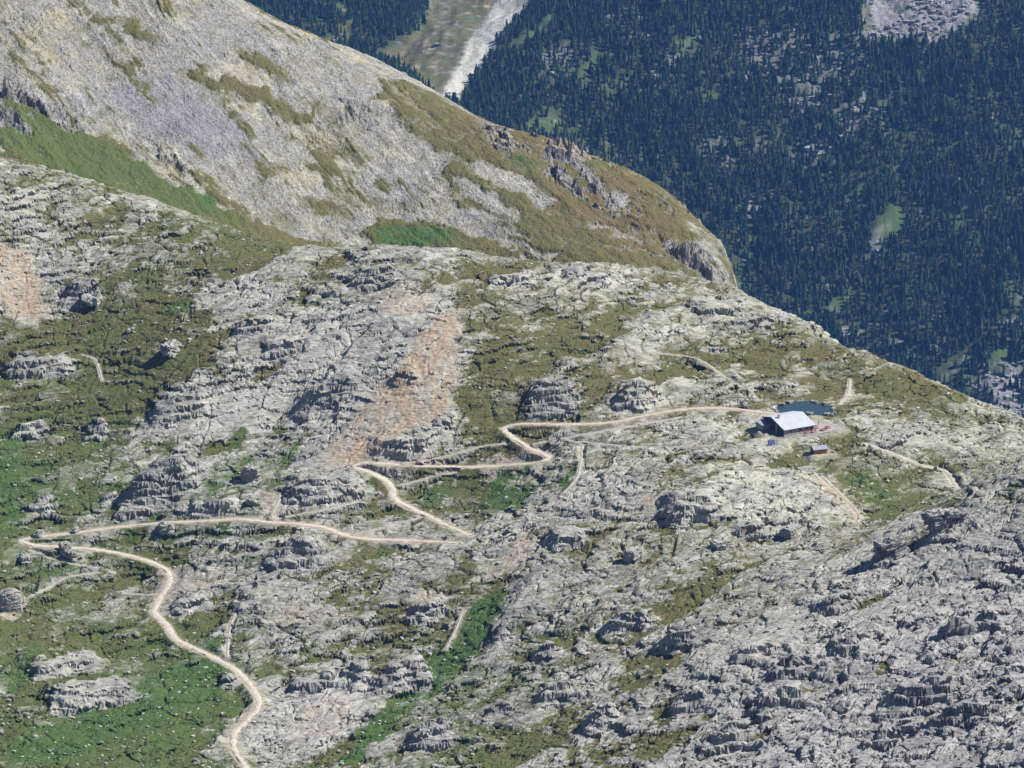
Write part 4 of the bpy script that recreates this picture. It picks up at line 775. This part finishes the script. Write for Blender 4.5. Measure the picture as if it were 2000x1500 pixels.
# ================================================================== POND, TERRACE, HUT
M_water, n, b = mat_new("pond_water"); b.inputs["Base Color"].default_value = (.020, .040, .046, 1); b.inputs["Roughness"].default_value = .18; b.inputs["Specular IOR Level"].default_value = .3
bp = n.nodes.new("ShaderNodeBump"); bp.inputs["Strength"].default_value = .25; bp.inputs["Distance"].default_value = .1; n.links.new(nz(n, 1.2, 3, coords(n, 0, (1, .4, 1))), bp.inputs["Height"]); n.links.new(bp.outputs[0], b.inputs["Normal"])
c = np.mean(np.array(POND), 0); ring = [(c[0] + (a - c[0]) * 1.12, c[1] + (b_ - c[1]) * 1.12, PZ) for a, b_ in POND]
o = link("pond_water", np_mesh("pond_water", np.array([(c[0], c[1], PZ)] + ring), [(0, 1 + i, 1 + (i + 1) % len(ring)) for i in range(len(ring))]), M_water); o["kind"] = "structure"
class MB:
    def __init__(s): s.V, s.F = [], []
    def hexa(s, P):                                  # eight corners: bottom four then top four
        o_ = len(s.V); s.V += [tuple(p) for p in P]
        for f in ((0, 3, 2, 1), (4, 5, 6, 7), (0, 1, 5, 4), (1, 2, 6, 5), (2, 3, 7, 6), (3, 0, 4, 7)): s.F.append(tuple(o_ + i for i in f))
    def box(s, x0, x1, y0, y1, z0, z1): s.hexa([(x0, y0, z0), (x1, y0, z0), (x1, y1, z0), (x0, y1, z0), (x0, y0, z1), (x1, y0, z1), (x1, y1, z1), (x0, y1, z1)])
    def tube(s, p, q, r, r2=None, k=8):
        p, q = Vector(p), Vector(q); d = (q - p).normalized(); u_ = d.orthogonal().normalized(); w_ = d.cross(u_); o_ = len(s.V); r2 = r if r2 is None else r2
        for c_, rr in ((p, r), (q, r2)):
            for i in range(k): a = 2 * math.pi * i / k; s.V.append(tuple(c_ + (u_ * math.cos(a) + w_ * math.sin(a)) * rr))
        for i in range(k): s.F.append((o_ + i, o_ + (i + 1) % k, o_ + k + (i + 1) % k, o_ + k + i))
        s.F.append(tuple(o_ + k + i for i in range(k))); s.F.append(tuple(o_ + k - 1 - i for i in range(k)))
    def prism(s, prof, l0, l1):                      # profile in (y, z) run along x
        o_ = len(s.V); k = len(prof); s.V += [(l0, a, b_) for a, b_ in prof] + [(l1, a, b_) for a, b_ in prof]
        for i in range(k): s.F.append((o_ + i, o_ + (i + 1) % k, o_ + k + (i + 1) % k, o_ + k + i))
        s.F.append(tuple(o_ + k - 1 - i for i in range(k))); s.F.append(tuple(o_ + k + i for i in range(k)))
    def build(s, name, mat, parent=None, bevel=0):
        me = bpy.data.meshes.new(name); me.from_pydata(s.V, [], s.F); me.update(); o_ = link(name, me, mat, parent)
        import bmesh
        bm = bmesh.new(); bm.from_mesh(me); bmesh.ops.recalc_face_normals(bm, faces=bm.faces); bm.to_mesh(me); bm.free()
        if bevel: md_ = o_.modifiers.new("bevel", 'BEVEL'); md_.width = bevel; md_.segments = 2
        return o_
M_metal = plain("roof_sheet", (.36, .375, .42), (.42, .435, .475), .5, .45, .4)
M_darkwood = plain("dark_timber", (.045, .042, .050), (.085, .078, .085), 4, .8, .1, 0, (6, 6, .3))
M_stone, n, b = mat_new("stone_wall")
br = n.nodes.new("ShaderNodeTexVoronoi"); br.inputs["Scale"].default_value = 2.6; tc = n.nodes.new("ShaderNodeTexCoord"); mp = n.nodes.new("ShaderNodeMapping"); mp.inputs["Scale"].default_value = (.7, .7, 1.5); n.links.new(tc.outputs["Object"], mp.inputs[0]); n.links.new(mp.outputs[0], br.inputs["Vector"])
n.links.new(mix(n, ramp(n, br.outputs["Distance"], .1, .6), mix(n, br.outputs["Color"], (.52, .51, .47), (.36, .35, .33)), (.24, .23, .21)), b.inputs["Base Color"])
M_red = plain("red_paint", (.20, .028, .030), (.28, .05, .045), 3)
M_glass, n, b = mat_new("window_pane"); b.inputs["Base Color"].default_value = (.02, .025, .03, 1); b.inputs["Roughness"].default_value = .08; b.inputs["Specular IOR Level"].default_value = .6
M_white = plain("white_paint", (.66, .66, .66), (.76, .76, .75)); M_steel = plain("grey_steel", (.30, .31, .32), (.4, .4, .41), 5, .4, .4, .7)
M_panel = plain("solar_cell", (.012, .035, .16), (.02, .06, .24), .9, .15, .6); M_orange = plain("orange_timber", (.33, .13, .055), (.47, .21, .10), 3, .8, .1, 0, (.4, 4, 9)); M_slate = plain("shed_sheet", (.17, .18, .22), (.25, .26, .31), 1.5, .5, .3)
M_pave = plain("terrace_paving", (.24, .205, .20), (.33, .285, .28), 1.2, .9, .05); M_brown = plain("brown_timber", (.15, .05, .04), (.25, .09, .07), 5); M_skin = plain("skin", (.42, .25, .18)); M_hair = plain("hair", (.03, .022, .018)); M_canvas = plain("parasol_canvas", (.30, .035, .04), (.38, .06, .055))
M_shirt = [plain("shirt_navy", (.02, .025, .06)), plain("shirt_red", (.35, .03, .035)), plain("shirt_white", (.65, .65, .63))]; M_trous = plain("trousers", (.03, .03, .04), (.06, .06, .07))
GB = HZ
hut = thing("mountain_hut", "big stone and timber mountain hut with a bright metal roof beside the pond", "building", (HX, HY, GB), HA)
L_, D_ = 12.4, 14.0; e0, rg, e1, ry = 2.35, 4.75, 3.4, 8.2
m = MB(); m.box(0, L_, 0, .45, -1.5, e0); m.box(L_ - .45, L_, .45, D_, -1.5, e0); m.box(.25, L_ - .45, D_ - .45, D_, -1.5, e1); m.build("wall", M_stone, hut)
m = MB(); m.prism([(.45, e0), (ry, rg - .12), (D_, e1 - .12), (D_, 2.3), (.45, 2.3)], L_ - .42, L_ - .02); m.build("end_gable", M_darkwood, hut)
m = MB(); m.prism([(.45, -1.5), (D_ - .003, -1.5), (D_ - .003, e1 - .05), (ry, rg - .05), (.45, e0 + .08)], .0, .24)
for i in range(34): m.box(-.03, 0, .5 + i * .4, .56 + i * .4, -1.5, min(e0 + (i * .4 + .3) * (rg - e0) / ry, e1 + (D_ - .9 - i * .4) * (rg - e1) / (D_ - ry)) - .1)
m.build("gable_wall", M_darkwood, hut)
def slope(y_): return e0 + (rg - e0) * y_ / ry if y_ <= ry else rg + (e1 - rg) * (y_ - ry) / (D_ - ry)
m = MB(); f0, b0 = -.55, D_ + .4
m.prism([(f0, slope(f0) + .02), (ry, rg + .02), (ry, rg + .18), (f0, slope(f0) + .18)], -.5, L_ + .5); m.prism([(ry + .002, rg + .02), (b0, slope(b0) + .02), (b0, slope(b0) + .18), (ry + .002, rg + .18)], -.5, L_ + .5)
for i in range(22):
    xx = -.4 + i * .63
    m.prism([(f0 + .03, slope(f0) + .17), (ry, rg + .17), (ry, rg + .22), (f0 + .03, slope(f0) + .22)], xx, xx + .05)
roof = m.build("roof", M_metal, hut)
m = MB(); m.box(-.5, L_ + .5, f0 - .04, f0 - .003, slope(f0) - .12, slope(f0) + .17); m.build("eave_board", M_darkwood, roof)
m = MB(); m.prism([(f0, slope(f0) - .12), (ry, rg - .12), (ry, rg + .2), (f0, slope(f0) + .2)], -.54, -.503); m.prism([(ry + .002, rg - .12), (b0, slope(b0) - .12), (b0, slope(b0) + .2), (ry + .002, rg + .2)], -.54, -.503); m.build("barge_board", M_darkwood, roof)
m = MB(); m.box(1.6, 2.2, 6.6, 7.2, 3.9, 5.6); m.box(1.5, 2.3, 6.5, 7.3, 5.6, 5.75); m.build("chimney", M_slate, roof)
for wx, ww, z0, z1 in ((5.9, 1.2, .95, 1.95), (2.2, .8, 1.0, 1.75), (9.2, .8, 1.0, 1.75)):
    m = MB(); m.box(wx, wx + ww, -.06, -.003, z0, z1); fr = m.build("window", M_red if wx == 5.9 else M_darkwood, hut); m = MB(); m.box(wx + .12, wx + ww - .12, -.085, -.063, z0 + .12, z1 - .12); m.build("pane", M_glass, fr)
m = MB(); m.box(10.9, 11.9, -.06, -.003, -.05, 2.0); d_ = m.build("door", M_darkwood, hut); m = MB(); m.box(11.65, 11.75, -.13, -.063, .9, 1.05); m.build("handle", M_steel, d_)
# low annex at the back left
m = MB(); m.box(-3.4, -.003, 9.2, 13.6, -1.5, 1.9); an = m.build("annex", M_stone, hut); m = MB(); m.prism([(8.9, 1.9), (13.9, 2.5), (13.9, 2.65), (8.9, 2.05)], -3.7, -.06); m.build("annex_roof", M_slate, an)
# flagpole
fx, fy = HX + math.cos(HA) * -1.6 - math.sin(HA) * 3.0, HY + math.sin(HA) * -1.6 + math.cos(HA) * 3.0
fp = thing("mast", "thin pale mast standing in front of the dark gable of the hut", "mast", (fx, fy, hz(fx, fy)))
m = MB(); m.tube((0, 0, -.2), (0, 0, 4.8), .09, .06); m.build("pole", M_steel, fp); m = MB(); m.tube((0, 0, 2.6), (.9, -.5, 0), .012); m.tube((0, 0, 2.6), (-.8, -.6, 0), .012); m.build("guy_wire", M_steel, fp)
# terrace: paved sheet and its low edge wall
def hp(l, w_): return HX + math.cos(HA) * l - math.sin(HA) * w_, HY + math.sin(HA) * l + math.cos(HA) * w_
loop = [(L_ + .1, 9), (L_ + .1, .2), (6.5, -.3), (6.5, -2.3), (12, -3.0), (17, -2.9), (21.5, -1.2), (22.3, 2.5), (20, 6.5), (16.5, 9)]
pts = [hp(*p) for p in loop]; cx, cy = np.mean(pts, 0)
o = link("terrace", np_mesh("terrace", np.array([(cx, cy, GB + .06)] + [(a, b_, GB + .05) for a, b_ in pts]), [(0, 1 + i, 1 + (i + 1) % len(pts)) for i in range(len(pts))]), M_pave); o["kind"] = "structure"
tw = MB()
for (a, b_), (c_, d_) in zip(loop[3:8], loop[4:9]):
    k = max(2, int(math.hypot(c_ - a, d_ - b_) / .6))
    for i in range(k):
        t0 = i / k; q0 = hp(a + (c_ - a) * t0, b_ + (d_ - b_) * t0); q1 = hp(a + (c_ - a) * (t0 + .94 / k), b_ + (d_ - b_) * (t0 + .94 / k)); nx_, ny_ = (q1[1] - q0[1]), -(q1[0] - q0[0]); ln = math.hypot(nx_, ny_); nx_, ny_ = nx_ / ln * .4, ny_ / ln * .4; hh = GB + .10 + .1 * random.random()
        tw.hexa([(*q0, GB - 1.4), (q0[0] + nx_, q0[1] + ny_, GB - 1.4), (q1[0] + nx_, q1[1] + ny_, GB - 1.4), (*q1, GB - 1.4), (*q0, hh), (q0[0] + nx_, q0[1] + ny_, hh), (q1[0] + nx_, q1[1] + ny_, hh), (*q1, hh)])
tag(tw.build("retaining_wall", M_stone, None, .03), "low dry stone retaining wall along the edge of the pink hut terrace", "wall")
def picnic(l, w_, rz, lab):
    a, b_ = hp(l, w_); t = thing("picnic_table", lab, "table", (a, b_, GB + .06), HA + rz, "brown picnic tables on the hut terrace")
    m = MB(); [m.box(-1.0, 1.0, -.38 + i * .2, -.20 + i * .2, .72, .77) for i in range(4)]; m.build("tabletop", M_brown, t)
    for sg in (-1, 1): m = MB(); m.box(-1.0, 1.0, sg * .72 - .14, sg * .72 + .14, .43, .47); m.build("bench", M_brown, t)
    for sx_ in (-.7, .7):
        m = MB(); m.hexa([(sx_ - .04, -.75, 0), (sx_ + .04, -.75, 0), (sx_ + .04, -.65, 0), (sx_ - .04, -.65, 0), (sx_ - .04, -.3, .72), (sx_ + .04, -.3, .72), (sx_ + .04, -.2, .72), (sx_ - .04, -.2, .72)]); m.hexa([(sx_ - .04, .65, 0), (sx_ + .04, .65, 0), (sx_ + .04, .75, 0), (sx_ - .04, .75, 0), (sx_ - .04, .2, .72), (sx_ + .04, .2, .72), (sx_ + .04, .3, .72), (sx_ - .04, .3, .72)]); m.box(sx_ - .035, sx_ + .035, -.8, .8, .385, .43); m.build("leg_frame", M_brown, t)
for l, w_, rz, lab in ((8.6, -1.3, 0, "brown picnic table by the hut's front wall, left of two in a row"), (11.2, -1.6, 0, "brown picnic table by the hut's front wall, right of two in a row"), (14.3, 1.8, .5, "brown picnic table on the terrace just right of the hut's corner"), (15.6, -1.2, .2, "brown picnic table near the front edge of the terrace"), (18.2, .2, -.3, "brown picnic table farthest to the right on the terrace")): picnic(l, w_, rz, lab)
def person(l, w_, rz, shirt, lab, lean=0):
    a, b_ = hp(l, w_); me = bpy.data.meshes.new("person"); J = [(0, 0, .95), (0, 0, 1.2), (0, 0, 1.42), (0, .01, 1.52), (0, .02, 1.66), (.10, 0, .92), (.11, .05, .5), (.11, .0, .06), (.11, .14, .03), (-.10, 0, .92), (-.12, -.08, .5), (-.12, -.14, .06), (-.12, 0, .03), (.20, 0, 1.38), (.26, .02, 1.1), (.24, .12, .86), (-.20, 0, 1.38), (-.26, -.02, 1.1), (-.24, .08, .86)]
    E = [(0, 1), (1, 2), (2, 3), (3, 4), (0, 5), (5, 6), (6, 7), (7, 8), (0, 9), (9, 10), (10, 11), (11, 12), (2, 13), (13, 14), (14, 15), (2, 16), (16, 17), (17, 18)]; rad = [.15, .15, .13, .06, .105, .09, .065, .045, .04, .09, .065, .045, .04, .06, .045, .038, .06, .045, .038]
    me.from_pydata(J, E, []); o_ = link("person", me, shirt); o_.location = (a, b_, GB + .06); o_.rotation_euler = (0, 0, HA + rz); tag(o_, lab, "person")
    o_.modifiers.new("skin", 'SKIN'); sv = me.skin_vertices[0].data
    for i, r_ in enumerate(rad): sv[i].radius = (r_, r_ * .8)
    sv[0].use_root = True; ss = o_.modifiers.new("sub", 'SUBSURF'); ss.levels = ss.render_levels = 2
    me.materials.append(M_trous); me.materials.append(M_skin)
    V, Fq = CS[6]; V = V / np.linalg.norm(V, axis=1)[:, None]
    hm = np_mesh("hair", V * np.array([.105, .12, .10]) + np.array([0, -.015, 1.72]), Fq, True); link("hair", hm, M_hair, o_)
    return o_
person(17.3, 4.5, .6, M_shirt[0], "person in dark clothes standing at the back of the hut terrace")
person(13.6, 3.0, 2.4, M_shirt[2], "person in a pale top standing by the right end of the hut")
person(16.8, -1.5, -.8, M_shirt[1], "person in a red top standing among the terrace tables")
# small timber shed
sh = thing("timber_shed", "small orange timber shed with a grey sheet roof below the terrace", "shed", (SX, SY, hz(SX, SY)), SA)
m = MB(); m.box(0, 5.0, 0, .12, -.8, 1.75); m.box(4.88, 5.0, .12, 3.4, -.8, 1.75); m.box(.12, 4.88, 3.28, 3.4, -.8, 1.75)
for i in range(9): m.box(0.02, 4.98, -.025, -.002, .0 + i * .19, .16 + i * .19)
m.build("wall", M_orange, sh)
m = MB(); m.prism([(.12, -.8), (3.397, -.8), (3.397, 1.75), (1.75, 2.55), (.12, 1.80)], 0.0, .115); m.build("gable_wall", M_darkwood, sh)
m = MB(); m.prism([(-.35, 1.62), (1.75, 2.60), (1.75, 2.70), (-.35, 1.72)], -.35, 5.35); m.prism([(1.752, 2.60), (3.8, 1.66), (3.8, 1.76), (1.752, 2.70)], -.35, 5.35); r_ = m.build("roof", M_slate, sh)
m = MB(); m.box(-.35, 5.35, -.39, -.353, 1.52, 1.73); m.build("eave_board", M_darkwood, r_)
m = MB(); m.box(-.05, -.003, 1.1, 1.95, -.05, 1.6); d_ = m.build("door", M_brown, sh); m = MB(); m.box(-.1, -.053, 1.2, 1.26, .7, .85); m.build("handle", M_steel, d_)
# solar panels
def solar(u, v_, wm, hm, mat, lab, rz):
    a, b_, _ = gp(FH, u, v_); z0 = hz(a, b_); t = thing("solar_panel", lab, "solar panel", (a, b_, z0), rz)
    m = MB(); ct, st_ = math.cos(R(50)), math.sin(R(50))
    def tilt(y0, t0): return (y0 * ct - t0 * st_, .45 + y0 * st_ + t0 * ct)
    (ya, za), (yb, zb), (yc, zc), (yd, zd) = tilt(0, 0), tilt(hm, 0), tilt(hm, .05), tilt(0, .05)
    m.prism([(ya, za), (yb, zb), (yc, zc), (yd, zd)], 0, wm); m.build("frame", M_steel, t)
    m = MB(); k = 4
    for i in range(k):
        for j in range(2):
            P0, P1, P2, P3 = tilt(.05 + j * hm / 2, .053), tilt(hm / 2 - .03 + j * hm / 2, .053), tilt(hm / 2 - .03 + j * hm / 2, .065), tilt(.05 + j * hm / 2, .065); m.prism([P0, P1, P2, P3], .05 + i * wm / k, wm / k - .03 + i * wm / k)
    m.build("cells", mat, t)
    for xx in (.2, wm - .25):
        m = MB(); m.tube((xx, yb - .1, -.4), (xx, yb - .1, zb - .08), .04); m.tube((xx, ya + .05, -.4), (xx, ya + .05, za + .02), .04); m.build("leg", M_steel, t)
solar(1500, 868, 2.5, 1.6, M_panel, "blue tilted solar panel on the rocks below the dark gable", R(8))
# things at the pond
a, b_ = gp(FH, 1509, 797)[:2]; t = thing("water_tank", "white round water tank at the left end of the pond", "tank", (a, b_, hz(a, b_)))
m = MB(); m.tube((0, 0, -.3), (0, 0, 1.2), .75, .75, 18); m.build("body", M_white, t); m = MB(); m.tube((0, 0, 1.203), (0, 0, 1.38), .6, .25, 18); m.build("lid", M_steel, t)
a, b_ = gp(FH, 1336, 791)[:2]; t = thing("information_board", "white upright board beside the road on the way to the hut", "board", (a, b_, hz(a, b_)), R(10))
m = MB(); m.box(-.45, .45, -.04, .04, .5, 2.1); m.build("panel", M_white, t)
for sx_ in (-.38, .38): m = MB(); m.tube((sx_, .08, -.5), (sx_, .08, 2.1), .05); m.build("post", M_steel, t)

# ================================================================== HAZE over the valley
zmin = float(ZF.min()) - 1.0
hb = MB(); hb.box(-1400, 1400, -40, 5700, zmin, max(H, 470.0) + 3)
hzo = hb.build("haze", None); hzo["kind"] = "stuff"
mh = bpy.data.materials.new("haze_air"); mh.use_nodes = True; n = mh.node_tree; n.nodes.clear(); ou = n.nodes.new("ShaderNodeOutputMaterial"); pv = n.nodes.new("ShaderNodeVolumePrincipled")
pv.inputs["Color"].default_value = (.14, .36, 1.0, 1); pv.inputs["Density"].default_value = 0.00003; pv.inputs["Anisotropy"].default_value = 0.1; n.links.new(pv.outputs[0], ou.inputs["Volume"]); hzo.data.materials.append(mh)
